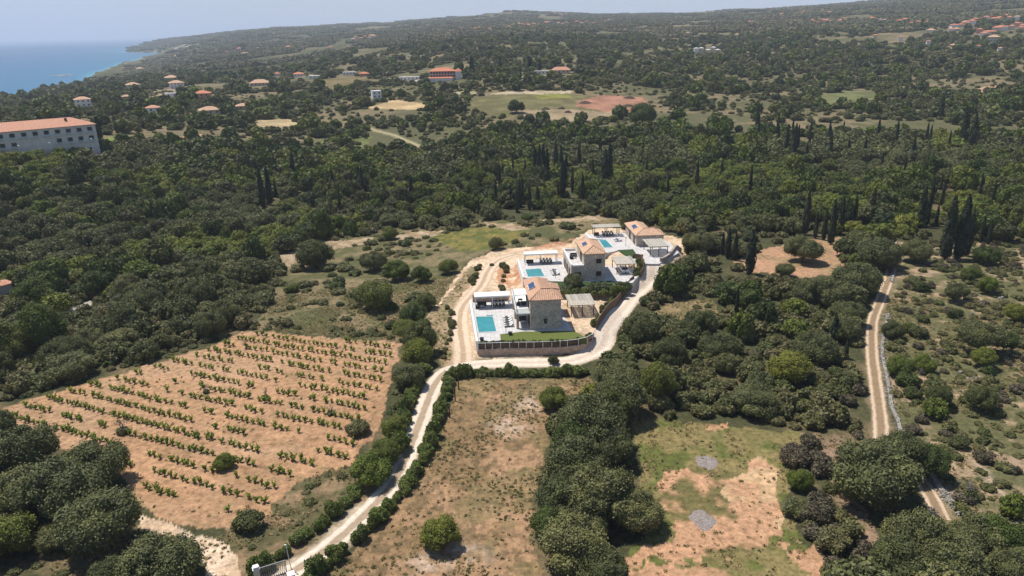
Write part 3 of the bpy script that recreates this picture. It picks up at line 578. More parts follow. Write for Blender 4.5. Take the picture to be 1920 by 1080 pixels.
def table(O, g, x, y, w, d, label, h=.75, top='white_cushion', leg='dark_metal', name='dining_table'):
    r = thing(name, label, 'table', at_villa(O, x, y, g), TH); MB().box(-w/2, w/2, -d/2, d/2, h-.06, h).obj('tabletop', top, r)
    for sx in (-1, 1):
        for sy in (-1, 1): MB().box(sx*(w/2-.1)-.04, sx*(w/2-.1)+.04, sy*(d/2-.1)-.04, sy*(d/2-.1)+.04, 0, h-.06).obj('leg', leg, r)
def chair_proto():
    r = thing('dining_chair', 'x', 'chair', (0, 0, 0)); MB().box(-.25, .25, -.25, .25, .42, .5).obj('seat', 'dark_wicker', r); MB().box(-.25, .25, .2, .27, .5, .95).obj('backrest', 'dark_wicker', r)
    for sx in (-1, 1):
        for sy in (-1, 1): MB().box(sx*.21-.025, sx*.21+.025, sy*.21-.025, sy*.21+.025, 0, .42).obj('leg', 'dark_metal', r)
    return r
_cp = [chair_proto(), 0]
def chair(O, g, x, y, a, label, group):
    o = _cp[0] if not _cp[1] else copy_tree(_cp[0]); _cp[1] = 1
    o.location = at_villa(O, x, y, g); o.rotation_euler = (0, 0, TH+a); o['label'] = label; o['group'] = group
def sofa(O, g, x, y, w, a, label, dark=True):
    r = thing('outdoor_sofa', label, 'sofa', at_villa(O, x, y, g), TH+a); MB().box(-w/2, w/2, -.4, .4, .05, .3).obj('base', 'dark_wicker', r)
    MB().box(-w/2+.12, w/2-.12, -.38, .22, .3, .45).obj('seat_cushion', 'grey_cushion' if dark else 'white_cushion', r); MB().box(-w/2, w/2, .24, .4, .3, .78).obj('backrest', 'dark_wicker', r)
    for s in (-1, 1): MB().box(s*(w/2-.06)-.06, s*(w/2-.06)+.06, -.4, .24, .3, .6).obj('armrest', 'dark_wicker', r)
def pool(O, g, poly, steps, label):
    cx = sum(p[0] for p in poly)/4; cy = sum(p[1] for p in poly)/4; r = thing('swimming_pool', label, 'pool', at_villa(O, cx, cy, g), TH); q = [(x-cx, y-cy) for x, y in poly]
    MB().prism(q, -.02, .03).obj('water', 'pool_water', r); rim = MB(); big = [(x*1.0+(.3 if x > 0 else -.3), y+(.3 if y > 0 else -.3)) for x, y in q]
    for i in range(4): a, b, c, d = q[i], q[(i+1) % 4], big[(i+1) % 4], big[i]; rim.prism([a, b, c, d], 0, .06)
    rim.obj('rim', 'paving', r)
    if steps: x, y, w, d = steps; MB().box(x-cx-w/2, x-cx+w/2, y-cy-d/2, y-cy+d/2, .031, .045).obj('step', 'pool_step', r)
m, t, o = new_mat('pool_water'); b = N(t, 'ShaderNodeBsdfPrincipled'); b.inputs['Roughness'].default_value = .06; b.inputs['IOR'].default_value = 1.33
co = N(t, 'ShaderNodeTexCoord').outputs['Object']; t.links.new(ramp(t, noise(t, .5, 2, co), [(.3, (.04, .225, .245)), (.7, (.058, .28, .30))]), b.inputs['Base Color'])
bp = N(t, 'ShaderNodeBump'); bp.inputs['Strength'].default_value = .25; bp.inputs['Distance'].default_value = .05; t.links.new(noise(t, 3, 3, co), bp.inputs['Height']); t.links.new(bp.outputs[0], b.inputs['Normal']); t.links.new(b.outputs[0], o.inputs[0])
plain('pool_step', (.05, .24, .27), (.04, .19, .22), 2, .3)
# --- near villa
slab('terrace_paving', O1, G1, [(-11.3, 17.5), (-10.4, -4.9), (-6.2, -4.3), (-6.15, -1.5), (-1.6, -.7), (8.3, -1.5), (7.6, 5), (7.9, 12), (6.6, 17)], 0, -2.4, 'paving', kind='structure')
slab('lawn_bed', O1, G1, [(-6.2, -4.35), (-6.15, -1.5), (-1.6, -.7), (8.3, -1.5), (10.2, -5.4), (8.4, -5.6), (5, -5.8), (0, -5.6), (-4, -5.0)], .04, -1.2, 'lawn', kind='structure')
rw = [(-10.6, -5.3), (-9.2, -5.45), (-6.3, -5.55), (-2.9, -5.8), (0, -6.05), (3.4, -6.2), (6.4, -6.1), (8.6, -5.7), (10.4, -4.9), (11.7, -3.6), (12.1, -2.6)]
def wall_strip(mb, pts, th, z0, z1):
    P = np.array(pts, float); T = np.gradient(P, axis=0); T /= np.linalg.norm(T, axis=1)[:, None]; Nn = np.stack([-T[:, 1], T[:, 0]], 1)*th/2
    A = P+Nn; B = P-Nn; n = len(P); z0 = np.broadcast_to(z0, n); z1 = np.broadcast_to(z1, n)
    vs = [(*A[i], z0[i]) for i in range(n)]+[(*B[i], z0[i]) for i in range(n)]+[(*B[i], z1[i]) for i in range(n)]+[(*A[i], z1[i]) for i in range(n)]; fs = []
    for i in range(n-1):
        for a, b in ((0, 1), (1, 2), (2, 3), (3, 0)): fs.append((a*n+i, b*n+i, b*n+i+1, a*n+i+1))
    fs += [(0, 3*n, 2*n, n), (n-1, 2*n-1, 3*n-1, 4*n-1)]; return mb.add(vs, fs)
r = thing('retaining_wall', 'long curved stone retaining wall below the lawn of the nearest villa', 'wall', (O1[0], O1[1], G1), TH)
wall_strip(MB(), rw, .45, -3.6, -1.15).obj('stone_face', 'retaining_stone', r)
r2 = thing('terrace_fence', 'dark slatted fence with white posts on top of the curved stone wall', 'fence', (O1[0], O1[1], G1), TH)
for k in range(5): wall_strip(MB(), rw, .05, -1.1+k*.22, -.95+k*.22).obj('rail', 'dark_wood', r2)
P = spline(rw, 1.35)
for p in P: MB().box(p[0]-.05, p[0]+.05, p[1]-.15, p[1]-.05, -1.2, .12).obj('post', 'white_metal', r2)
wall_strip(MB(), rw, .09, .03, .09).obj('handrail', 'white_metal', r2)
slab('terrace_edge_wall', O1, G1, [(-11.75, 17.4), (-10.95, -4.9), (-10.5, -5.2), (-11.3, 17.4)], .35, -1.9, 'white_plaster', label='low white parapet along the pool side of the nearest terrace', cat='wall')
pool(O1, G1, [(-10.6, 8.3), (-7.1, 8.0), (-6.8, .05), (-10.25, .0)], (-7.7, 8.4, 1.4, 1.2), 'turquoise swimming pool on the terrace of the nearest villa')
v = thing('villa', 'nearest two-storey stone villa with orange tiled roof and white balcony', 'villa', (O1[0], O1[1], G1), TH)
body = MB(); body.box(0, 6.05, 0, 5.2, -.5, 6.15).box(0, 4.3, 5.2, 12.2, -.5, 6.15).box(4.3, 6.6, 7.6, 11.8, -.5, 5.1); body.obj('wall', 'stone_wall', v)
rf = MB(); hip(rf, -.3, 4.85, .0-.25, 12.5, 6.3, 1.35, 'y'); ro = rf.obj('roof', 'roof_tiles', v)
rf = MB(); hip(rf, .9, 6.4, -.28, 5.55, 6.28, 1.38, 'x', 1.3, 2.0); ro2 = rf.obj('roof', 'roof_tiles', v)
rf = MB(); hip(rf, 3.4, 6.95, 7.3, 12.1, 5.28, .9, 'y'); rf.obj('roof', 'roof_tiles', v)
rc = MB(); ridge_caps(rc, [((-.3, -.28, 6.32), (2.27, 2.6, 7.68)), ((2.27, 2.6, 7.68), (2.27, 9.9, 7.68)), ((2.3, 2.62, 7.68), (4.4, 2.62, 7.68)), ((4.4, 2.62, 7.68), (6.4, -.28, 6.3)), ((4.4, 2.62, 7.68), (6.4, 5.55, 6.3))]); rc.obj('ridge_tiles', 'terracotta_pale', ro)
window(v, 2.95, 0, 1.25, .62, 1.05); window(v, 0, 2.6, .1, 2.2, 2.2, 'left'); window(v, 0, 3.2, 3.3, 1.8, 2.1, 'left'); window(v, 0, 7.6, 3.3, 1.8, 2.1, 'left'); window(v, 0, 9.6, .1, 2, 2.1, 'left')
solar(v, (.85, 6.2, 6.3+.62), 1.3, 3.0, math.atan(1.35/2.575), 2)
bl = MB().box(-2.75, -.003, .9, 12.1, 2.95, 3.2).obj('balcony', 'white_plaster', v)
MB().box(-2.78, -2.7, .9, 12.1, 3.21, 4.2).box(-2.7, -.01, .87, .93, 3.21, 4.2).obj('glass_railing', 'balustrade_glass', bl)
MB().box(-2.8, -2.68, .85, 12.15, 4.2, 4.26).box(-2.68, -.01, .84, .95, 4.2, 4.26).obj('handrail', 'white_metal', bl)
for y in (1.1, 6.4, 11.8): MB().box(-2.7, -2.2, y-.25, y+.25, -.2, 2.95).obj('pillar', 'retaining_stone', v)
cn = MB().box(-2.7, -.05, 4.9, 8.6, 5.55, 5.68).obj('canopy', 'white_cushion', v)
for x, y in ((-2.6, 5), (-2.6, 8.5)): MB().box(x-.05, x+.05, y-.05, y+.05, 3.2, 5.55).obj('post', 'white_metal', cn)
table(O1, G1+3.2, -1.4, 7.0, .9, .9, 'small dark table under the canopy on the balcony', name='coffee_table', top='dark_wicker')
for q, (x, y, a) in enumerate(((-1.9, 5.6, 0), (-.8, 5.7, .3))): sofa(O1, G1+3.2, x, y, .8, math.pi+a, ['dark wicker armchair by the balcony railing of the near villa', 'dark wicker armchair by the balcony wall of the near villa'][q])
for k, y in enumerate((6.8, 5.6, 4.4, 3.2, 2.2)): lounger(O1, G1, -4.15, y, -math.pi/2+.12, f'{["rearmost", "second from the rear", "middle", "second nearest", "nearest"][k]} lounger of the five beside the nearest pool', 'sun loungers beside the nearest pool')
pg = pergola(O1, G1, -10.6, -3.1, 12.9, 15.6, 2.6, 'white flat-roofed pergola over the dining area by the nearest pool', cane=False, group='pergolas beside the pools')
MB().box(-11., -3.2, 17.1, 17.4, -.3, 1.7).obj('back_wall', 'retaining_stone', None, loc=(O1[0], O1[1], G1), rz=TH, label='low stone back wall behind the white pergola', cat='wall')
table(O1, G1, -5.6, 14.2, 3.0, 1.0, 'long dining table under the white pergola of the nearest villa')
for k in range(4):
    for s in (-1, 1): chair(O1, G1, -6.7+k*.75, 14.2+s*.78, 0 if s > 0 else math.pi, 'dark wicker chair at the dining table under the white pergola', 'dining chairs of the nearest villa')
table(O1, G1, -9.1, 13.6, .9, .6, 'low white table between the sofas under the pergola', .4, name='coffee_table')
sofa(O1, G1, -9.1, 14.7, 2.0, 0, 'dark sofa against the back of the white pergola'); sofa(O1, G1, -10.1, 13.4, 1.3, math.pi/2, 'dark sofa at the pool-side end of the white pergola')
table(O1, G1, -1.2, 3.6, 1, .8, 'low round-edged white table in the porch below the balcony', .42, name='coffee_table')
sofa(O1, G1, -1.3, 5.2, 1.8, 0, 'dark sofa in the shaded porch under the balcony')
def pole(O, g, x, y, h, label, mat='dark_metal'):
    r = thing('garden_lamp', label, 'lamp', at_villa(O, x, y, g)); MB().tube([(0, 0, 0), (0, 0, h)], [.05, .04]).obj('post', mat, r); MB().box(-.14, .14, -.14, .14, h-.12, h+.08).obj('lamp_head', mat, r)
pole(O1, G1, -5.0, -1.6, 2.6, 'thin dark shower post beside the loungers of the nearest terrace')
def planter(O, g, x, y, label):
    r = thing('planter', label, 'planter', at_villa(O, x, y, g)); MB().tube([(0, 0, 0), (0, 0, .35), (0, 0, .6)], [.3, .42, .45], 10).obj('pot', 'dark_metal', r); return r
planter(O1, G1, -9.8, -4.1, 'round dark planter at the corner of the nearest pool terrace'); planter(O1, G1, -4.2, -2.0, 'small dark pot beside the shower post')
pergola(O1, G1-.25, 8.9, 13.9, 6.2, 12.2, 2.6, 'cane-covered carport standing on bare soil beside the nearest villa', group='cane-covered carports', posts=6, name='carport')
# --- middle villa
slab('terrace_paving', O2, G2, [(-10.9, 16.2), (-10.8, 1.8), (-4.5, -1.5), (2, -3.0), (9.2, -2.9), (10.3, -3.5), (13.5, -5.2), (16.4, .2), (16.2, 7.4), (9.6, 8.6), (8.5, 12), (0, 16)], 0, -2.2, 'paving', kind='structure')
slab('lawn_bed', O2, G2, [(-4.4, -1.55), (2, -3.0), (9.1, -2.92), (9, -5.4), (-3.8, -6)], -.02, -1.8, 'lawn_deep', kind='structure')
pool(O2, G2, [(-10.0, 7.9), (-6.3, 8.2), (-6.0, 2.4), (-9.9, 2.4)], (-6.9, 8.0, 1.5, 1.1), 'turquoise swimming pool on the terrace of the middle villa')
slab('terrace_edge_wall', O2, G2, [(-11.4, 16.2), (-11.25, 1.5), (-10.85, 1.5), (-10.95, 16.2)], .3, -1.9, 'white_plaster', label='low white parapet along the pool side of the middle terrace', cat='wall')
v = thing('villa', 'middle stone villa with square tower and flat roof terrace', 'villa', (O2[0], O2[1], G2), TH)
MB().box(-.2, 2.8, -1.8, 11.2, -.5, 3.35).obj('ground_floor', 'stone_wall', v); MB().box(2.8, 7.7, -1.85, 8.9, -.5, 6.3).obj('tower', 'stone_wall', v)
MB().box(-.2, 2.795, -1.8, 11.2, 3.352, 3.42).obj('roof_terrace', 'paving', v)
MB().box(-.24, .05, -1.84, 11.24, 3.42, 4.0).box(.05, 2.79, -1.84, -1.6, 3.42, 3.75).box(.05, 2.79, 11.0, 11.24, 3.42, 4.0).obj('parapet', 'white_plaster', v)
rf = MB(); hip(rf, 2.5, 8.0, -2.15, 9.2, 6.45, 1.25, 'y'); ro = rf.obj('roof', 'roof_tiles_pale', v)
rc = MB(); ridge_caps(rc, [((2.5, -2.15, 6.47), (5.25, .6, 7.72)), ((5.25, .6, 7.72), (5.25, 6.45, 7.72)), ((5.25, .6, 7.72), (8, -2.15, 6.47)), ((5.25, 6.45, 7.72), (8, 9.2, 6.47))]); rc.obj('ridge_tiles', 'terracotta_pale', ro)
for x, z, w_ in ((6.2, 4.0, 1.2), (6.2, .9, 1.2), (1.4, .9, 1.45)): window(v, x, -1.85 if x > 3 else -1.8, z, w_, 1.15)
for y in (1, 4.5, 8): window(v, -.2, y, .1, 1.7, 2.2, 'left')
window(v, 2.8, 2.5, 3.5, 1.8, 2.1, 'left')
solar(v, (3.75, 3.9, 6.45+.56), 1.2, 2.2, math.atan(1.25/2.75), 2)
sofa(O2, G2+3.42, 1.6, 6.3, 1.6, 0, 'dark sofa on the roof terrace of the middle villa'); sofa(O2, G2+3.42, .8, 4.4, 1, math.pi/2, 'dark armchair facing the sofa on the roof terrace'); table(O2, G2+3.42, 1.6, 4.9, .9, .7, 'dark coffee table on the roof terrace of the middle villa', .4, 'dark_wicker', name='coffee_table')
for k, y in enumerate((6.2, 4.9, 3.9, 2.8)): lounger(O2, G2, -3.2, y, -math.pi/2+.15, f'{["rearmost", "second from the rear", "third from the rear", "nearest"][k]} lounger on the middle villa terrace', 'sun loungers on the middle terrace')
pole(O2, G2, -3.6, .2, 2.3, 'thin post beside the loungers of the middle terrace')
pergola(O2, G2, -9.9, -1.5, 11.7, 14.2, 2.6, 'pale flat-roofed pergola over the dining table of the middle villa', cane=False, group='pergolas beside the pools')
table(O2, G2, -4.4, 12.8, 3.2, 1.0, 'long dining table under the pergola of the middle villa')
for k in range(4):
    for s in (-1, 1): chair(O2, G2, -5.6+k*.8, 12.8+s*.78, 0 if s > 0 else math.pi, 'dark chair at the dining table under the pergola of the middle villa', 'dining chairs of the middle villa')
sofa(O2, G2, -8.4, 13.2, 1.8, 0, 'dark sofa under the pergola of the middle villa')
pergola(O2, G2, 11.1, 15.6, 1.3, 6.9, 2.5, 'cane-covered carport sheltering a pale car beside the middle villa', group='cane-covered carports', name='carport')
# a parked car stands in its shade
# --- far villa
slab('terrace_paving', O3, G3, [(-10.8, 14), (-9.0, -4.6), (-6.8, -3.9), (-5.35, -2.6), (-1.4, -2.4), (-1.7, -10.5), (-3.9, -10.6), (-1.9, -14.7), (1.8, -15.6), (9.4, -7), (9.6, 3), (7.6, 6), (-.5, 13.8)], 0, -2.6, 'paving', kind='structure')
slab('lawn_bed', O3, G3, [(-5.3, -2.62), (-1.42, -2.42), (-1.72, -10.45), (-3.88, -10.6)], .03, -1.5, 'lawn_deep', kind='structure')
pool(O3, G3, [(-8.5, 7.4), (-6.7, 7.4), (-6.2, .2), (-8.5, 0)], (-8.0, 7.9, 1.2, .9), 'narrow blue swimming pool on the farthest terrace')
slab('terrace_edge_wall', O3, G3, [(-11.2, 14), (-9.5, -4.9), (-9.0, -4.7), (-10.82, 14)], .3, -2.3, 'white_plaster', label='white parapet along the pool side of the farthest terrace', cat='wall')
v = thing('villa', 'farthest single-storey stone villa with pale orange L-shaped roof', 'villa', (O3[0], O3[1], G3), TH)
MB().box(0, 7.2, 0, 5.4, -.5, 2.85).box(0, 4.6, 5.4, 12.8, -.5, 2.85).obj('wall', 'stone_wall', v)
rf = MB(); hip(rf, -.35, 4.95, -.3, 13.2, 3.0, 1.15, 'y'); ro = rf.obj('roof', 'roof_tiles_pale', v)
rf = MB(); hip(rf, 1.0, 7.55, -.33, 5.75, 2.98, 1.18, 'x', 1.3, 2.4); rf.obj('roof', 'roof_tiles_pale', v)
rc = MB(); ridge_caps(rc, [((-.35, -.33, 3.02), (2.3, 2.6, 4.18)), ((2.3, 2.6, 4.18), (2.3, 10.5, 4.18)), ((2.3, 2.7, 4.18), (5.1, 2.7, 4.18)), ((5.1, 2.7, 4.18), (7.55, -.33, 3.0)), ((5.1, 2.7, 4.18), (7.55, 5.75, 3.0))]); rc.obj('ridge_tiles', 'terracotta_pale', ro)
for y in (2.4, 7.4): window(v, 0, y, .1, 1.5, 2.2, 'left')
window(v, 5.2, 0, 1.5, .8, .5)
solar(v, (.85, 6.5, 3.0+.52), 1.2, 2.8, math.atan(1.15/2.65), 3)
for k, y in enumerate((6.8, 5.4)): lounger(O3, G3, -3.6, y, -math.pi/2+.15, f'{["rear", "front"][k]} one of the two loungers on the farthest terrace', 'sun loungers on the farthest terrace')
pole(O3, G3, -2.6, 1.0, 2.3, 'thin dark post on the paving of the farthest villa')
pergola(O3, G3, -9.3, -2.1, 10.6, 13.5, 2.6, 'cane-roofed pergola over the dining table of the farthest villa', group='pergolas beside the pools')
table(O3, G3, -5.2, 12.0, 3.2, 1.0, 'long dining table under the farthest pergola')
for k in range(4):
    for s in (-1, 1): chair(O3, G3, -6.4+k*.8, 12+s*.78, 0 if s > 0 else math.pi, 'dark chair at the table under the farthest pergola', 'dining chairs of the farthest villa')
sofa(O3, G3, -8.3, 12.2, 1.4, 0, 'dark sofa under the farthest pergola')
pergola(O3, G3, 1.1, 5.9, -9.3, -2.8, 2.5, 'empty cane-covered carport in front of the farthest villa', group='cane-covered carports', name='carport')
# --- a car in the shade of the middle carport
r = thing('parked_car', 'pale parked car in the shade of the middle carport', 'car', at_villa(O2, 13.3, 3.4, G2), TH+math.pi/2)
MB().add([(-2.0, -.8, .35), (2.0, -.8, .35), (2.0, .8, .35), (-2.0, .8, .35), (-2.05, -.82, .8), (2.05, -.82, .72), (2.05, .82, .72), (-2.05, .82, .8), (-1.9, -.78, .95), (1.9, -.78, .85), (1.9, .78, .85), (-1.9, .78, .95)],
         [(0, 3, 2, 1), (0, 1, 5, 4), (1, 2, 6, 5), (2, 3, 7, 6), (3, 0, 4, 7), (4, 5, 9, 8), (5, 6, 10, 9), (6, 7, 11, 10), (7, 4, 8, 11), (8, 9, 10, 11)]).obj('body', 'white_metal', r)
cb = MB().add([(-1.6, -.74, .92), (.9, -.74, .88), (.9, .74, .88), (-1.6, .74, .92), (-1.2, -.62, 1.42), (.2, -.62, 1.45), (.2, .62, 1.45), (-1.2, .62, 1.42)], [(0, 1, 5, 4), (1, 2, 6, 5), (2, 3, 7, 6), (3, 0, 4, 7)]).obj('cabin_glass', 'window_glass', r)
MB().box(-1.2, .2, -.62, .62, 1.45, 1.48).obj('roof', 'white_metal', r)
for x in (-1.25, 1.25):
    for s in (-1, 1): MB().tube([(x, s*.68, .32), (x, s*.84, .32)], [.32, .32], 14).obj('wheel', 'dark_metal', r)
for s in (-1, 1): MB().box(2.02, 2.07, s*.6-.15, s*.6+.15, .6, .72).obj('headlight', 'white_metal', r)
# --- wooden driveway fences
def slat_fence(px, h, th, label, mat='dark_wood', rails=4, ret=True):
    P = hit([a for a, b in px], [b for a, b in px])[:, :2]; L = spline(P, 2.0); o = L[0]; zb = gz(L[:, 0], L[:, 1]); z0 = zb[0]
    r = thing('wooden_fence', label, 'fence', (o[0], o[1], z0)); q = L-o; hh = h/rails
    for k in range(rails): wall_strip(MB(), q, th, zb-z0+k*hh-(.4 if k == 0 else 0), zb-z0+(k+1)*hh-.03).obj('rail', mat, r)
    for p, z in zip(q, zb-z0): MB().box(p[0]-.08, p[0]+.08, p[1]-.08, p[1]+.08, z-.3, z+h+.08).obj('post', mat, r)
slat_fence([(1118, 618), (1130, 600), (1150, 577), (1172, 550), (1188, 530)], 1.9, .12, 'long brown board fence on top of the bank beside the driveway', 'fence_wood')
slat_fence([(1200, 521), (1206, 510), (1207, 498), (1203, 490)], 1.5, .12, 'short curved brown fence beside the middle carport', 'fence_wood')
slat_fence([(1238, 493), (1254, 485), (1276, 473)], 1.3, .5, 'low stone and timber wall at the upper end of the driveway', 'retaining_stone', 2)
slat_fence([(1187, 486), (1196, 487), (1205, 488)], 1.5, .12, 'brown timber screen below the small lawn of the farthest villa', 'fence_wood')
# ---------------------------------------------------------------- the other buildings
HPX = []
def house(px, py, wpx, label, wall='white_plaster', roof='terracotta_plain', storeys=2, rz=0., asp=.8, rtype='hip', group=None, name='house', rr_=.16, win=True, hs=2.8):
    HPX.append((px, py, wpx)); P = hit(px, py)[0]; dep = (P-CAMP)@cf; W = wpx*dep/F; D = W*asp; Hh = storeys*hs
    az = math.atan2(P[0], P[1]); r = thing(name, label, 'house', (P[0], P[1], P[2]), -az+rz, group)
    MB().box(-W/2, W/2, -D/2, D/2, -2.5, Hh).obj('wall', wall, r); e = .06*W+.2
    if rtype == 'hip': hip(MB(), -W/2-e, W/2+e, -D/2-e, D/2+e, Hh+.16, max(W, D)*rr_+.3, 'x' if W >= D else 'y').obj('roof', roof, r)
    else: MB().box(-W/2-.1, W/2+.1, -D/2-.1, D/2+.1, Hh, Hh+.35).obj('roof', roof, r)
    if wpx >= 13 and win:
        n = max(2, int(W/3.4))
        for s in range(storeys):
            for k in range(n):
                x = -W/2+(k+.5)*W/n; w = MB().box(x-.5, x+.5, -D/2-.06, -D/2+.05, s*hs+.9, s*hs+2.2).obj('window', 'window_glass', r)
    return r
H = [
 (290, 217, 22, 'white two-storey house with bright red hipped roof beyond the long hotel', 'white_plaster', 'roof_tiles_red', 2, .1, .8),
 (157, 200, 25, 'white mansion with pinkish roof and broad terrace near the shore', 'white_plaster', 'terracotta_pale', 2, .1, .7),
 (251, 168, 22, 'cream flat-topped house above a dark clump of trees near the coast', 'cream_plaster', 'terracotta_pale', 2, .15, .8),
 (381, 187, 27, 'salmon-walled house with orange roof among gardens inland of the shore', 'pink_plaster', 'terracotta_plain', 2, -.2, .8),
 (394, 213, 34, 'low bungalow with wide pale sand-coloured roof behind the red-roofed white house', 'cream_plaster', 'terracotta_pale', 1, .1, .7),
 (322, 149, 24, 'bungalow with broad pale hipped roof alone on the coastal scrub', 'cream_plaster', 'terracotta_pale', 1, .1, .8),
 (332, 165, 24, 'pale pinkish house at the head of the terraced seaside gardens', 'white_plaster', 'terracotta_pale', 2, .1, .8),
 (321, 181, 20, 'white house with grey roof on the terraced seaside gardens', 'white_plaster', 'concrete', 1, .1, .8),
 (238, 187, 15, 'small pink-roofed cottage between mansion and seaside gardens', 'pink_plaster', 'terracotta_pale', 1, .1, .8),
 (263, 131, 13, 'small pale house on the shore side of the bare coastal hill', 'white_plaster', 'terracotta_pale', 1, .1, .8),
 (205, 146, 13, 'white house on the edge of the little rocky cape', 'white_plaster', 'concrete', 1, 0, .8),
 (488, 160, 34, 'sprawling bungalow with pale orange roof and chimney below the green hill', 'cream_plaster', 'terracotta_pale', 1, -.1, .6),
 (457, 205, 24, 'tan-roofed house beside a dark conifer hedge', 'cream_plaster', 'terracotta_pale', 1, .1, .7),
 (520, 142, 11, 'small red-roofed house, seaward one of three in a row under the green hill', 'white_plaster', 'terracotta_plain', 1, 0, .9),
 (560, 143, 18, 'red-roofed house, middle one of three in a row under the green hill', 'white_plaster', 'terracotta_plain', 1, 0, .8),
 (590, 147, 21, 'greenish-white roofed house, inland one of three in a row under the green hill', 'white_plaster', 'concrete', 1, 0, .8),
 (297, 110, 13, 'white house close above the water before the far headland', 'white_plaster', 'concrete', 1, 0, .8),
 (336, 106, 17, 'long pale house at the inner corner of the bay', 'white_plaster', 'terracotta_pale', 1, 0, .7),
 (373, 114, 10, 'tiny pale house on the coastal slope', 'white_plaster', 'terracotta_pale', 1, 0, .8),
 (460, 104, 20, 'pale house with pink roof on the rise before the headland', 'white_plaster', 'terracotta_pale', 1, 0, .6),
 (480, 96, 13, 'small white house on the crest road before the headland', 'white_plaster', 'terracotta_pale', 1, 0, .8),
 (655, 140, 24, 'white house with flat grey roof west of the red-roofed hotel', 'white_plaster', 'concrete', 1, 0, .6),
 (683, 143, 17, 'brownish roofed house beside the flat grey-roofed one', 'pink_plaster', 'terracotta_plain', 1, 0, .7),
 (706, 184, 17, 'small white cube house above the tan stubble field', 'white_plaster', 'white_plaster', 2, .2, .8),
 (768, 108, 8, 'tiny white round-topped building on the hill behind the hotel, seaward one', 'white_plaster', 'white_plaster', 1, 0, .8),
 (792, 108, 9, 'tiny white building on the hill behind the hotel, inland one', 'white_plaster', 'white_plaster', 1, 0, .8),
 (1052, 137, 32, 'long low building with bright red roof east of the hotel', 'cream_plaster', 'roof_tiles_red', 1, .1, .4),
 (1018, 139, 34, 'long low grey-roofed building adjoining the bright red roof', 'grey_plaster', 'concrete', 1, .1, .3),
 (770, 150, 42, 'long white single-storey annex beside the red-roofed hotel', 'white_plaster', 'concrete', 1, .05, .3),
 (1862, 78, 20, 'cream house with pale orange roof, lowest of the hillside village', 'cream_plaster', 'terracotta_pale', 2, 0, .8),
 (1745, 60, 15, 'pale roofed house standing apart on the wooded hillside', 'white_plaster', 'terracotta_pale', 1, 0, .8),
]
for (a, b_, c, d, e, f_, g, h, i) in H: house(a, b_, c, d, e, f_, g, h, i, rtype='flat' if f_ in ('concrete', 'white_plaster') else 'hip')
# the shed-like house at the edge of the dense wood
house(4, 549, 30, 'small red-roofed house half outside the view at the edge of the dense wood', 'grey_plaster', 'roof_tiles_red', 1, .3, .9, hs=2.4, win=False)
VG = [  # corner points of each settlement strip, how many houses, widths, name
 ([(822, 69), (850, 63)], 7, (5, 9), 'terracotta-roofed house in the long ridge village, seaward end'), ([(862, 62), (930, 54)], 10, (5, 9), 'terracotta-roofed house in the middle of the long ridge village'),
 ([(945, 52), (1030, 46)], 13, (5, 9), 'terracotta-roofed house in the dense part of the long ridge village'), ([(1040, 46), (1150, 43)], 12, (4, 8), 'pale house at the inland end of the long ridge village'),
 ([(1035, 27), (1145, 22)], 16, (4, 7), 'small pale house on the wooded hilltop above the ridge village'), ([(660, 75), (705, 71)], 8, (5, 9), 'pale house in the small hamlet below the western skyline'),
 ([(1452, 30), (1560, 24)], 16, (5, 8), 'pale house in the upper row of the eastern hill village'), ([(1500, 46), (1588, 40)], 18, (5, 8), 'orange-roofed house in the lower row of the eastern hill village'),
 ([(1385, 50), (1440, 40)], 7, (5, 8), 'pale house on the slope west of the eastern hill village'), ([(1780, 58), (1830, 44)], 9, (7, 12), 'orange-roofed house in the western part of the nearest hillside village'),
 ([(1832, 66), (1925, 50)], 12, (9, 15), 'orange-roofed house in the nearest hillside village'), ([(1835, 40), (1910, 36)], 7, (8, 14), 'orange-roofed house in the top row of the nearest hillside village'),
 ([(1630, 40), (1740, 48)], 9, (6, 10), 'scattered pale house on the wooded hillside between the villages'), ([(735, 57), (810, 50)], 5, (4, 6), 'lone pale house on the western skyline ridge'),
 ([(1300, 100), (1352, 96)], 5, (8, 14), 'low whitish building of the farmstead in the olive groves'),
 ([(1150, 62), (1400, 72)], 6, (5, 8), 'lone pale house scattered through the groves below the hilltop'), ([(600, 96), (800, 84)], 5, (6, 9), 'lone pale house on the slope above the red-roofed hotel'), ([(350, 104), (560, 90)], 7, (6, 10), 'pale house along the coast road before the headland'), ([(1620, 70), (1900, 100)], 6, (6, 10), 'lone pale house in the groves below the nearest hillside village'), ([(420, 68), (640, 60)], 6, (4, 7), 'tiny pale house on the headland ridge')]
rr = random.Random(5)
for L, n, (w0, w1), lab in VG:
    for k in range(n):
        u = (k+.5)/n+rr.uniform(-.03, .03); x = L[0][0]*(1-u)+L[1][0]*u; y = L[0][1]*(1-u)+L[1][1]*u+rr.uniform(-3.2, 3.2)
        if 'farmstead' in lab or 'lone pale' in lab and False: y = L[0][1]*(1-u)+L[1][1]*u+rr.uniform(-1, 1)
        house(x, y, rr.uniform(w0, w1), lab, rr.choice(['white_plaster', 'cream_plaster', 'cream_plaster', 'pink_plaster']), rr.choice(['terracotta_plain', 'terracotta_plain', 'terracotta_pale']) if 'whitish' not in lab else 'concrete', rr.choice([1, 2, 2]), rr.uniform(-.5, .5), rr.uniform(.6, 1), group='houses of the settlement: '+lab[-40:], win=False)
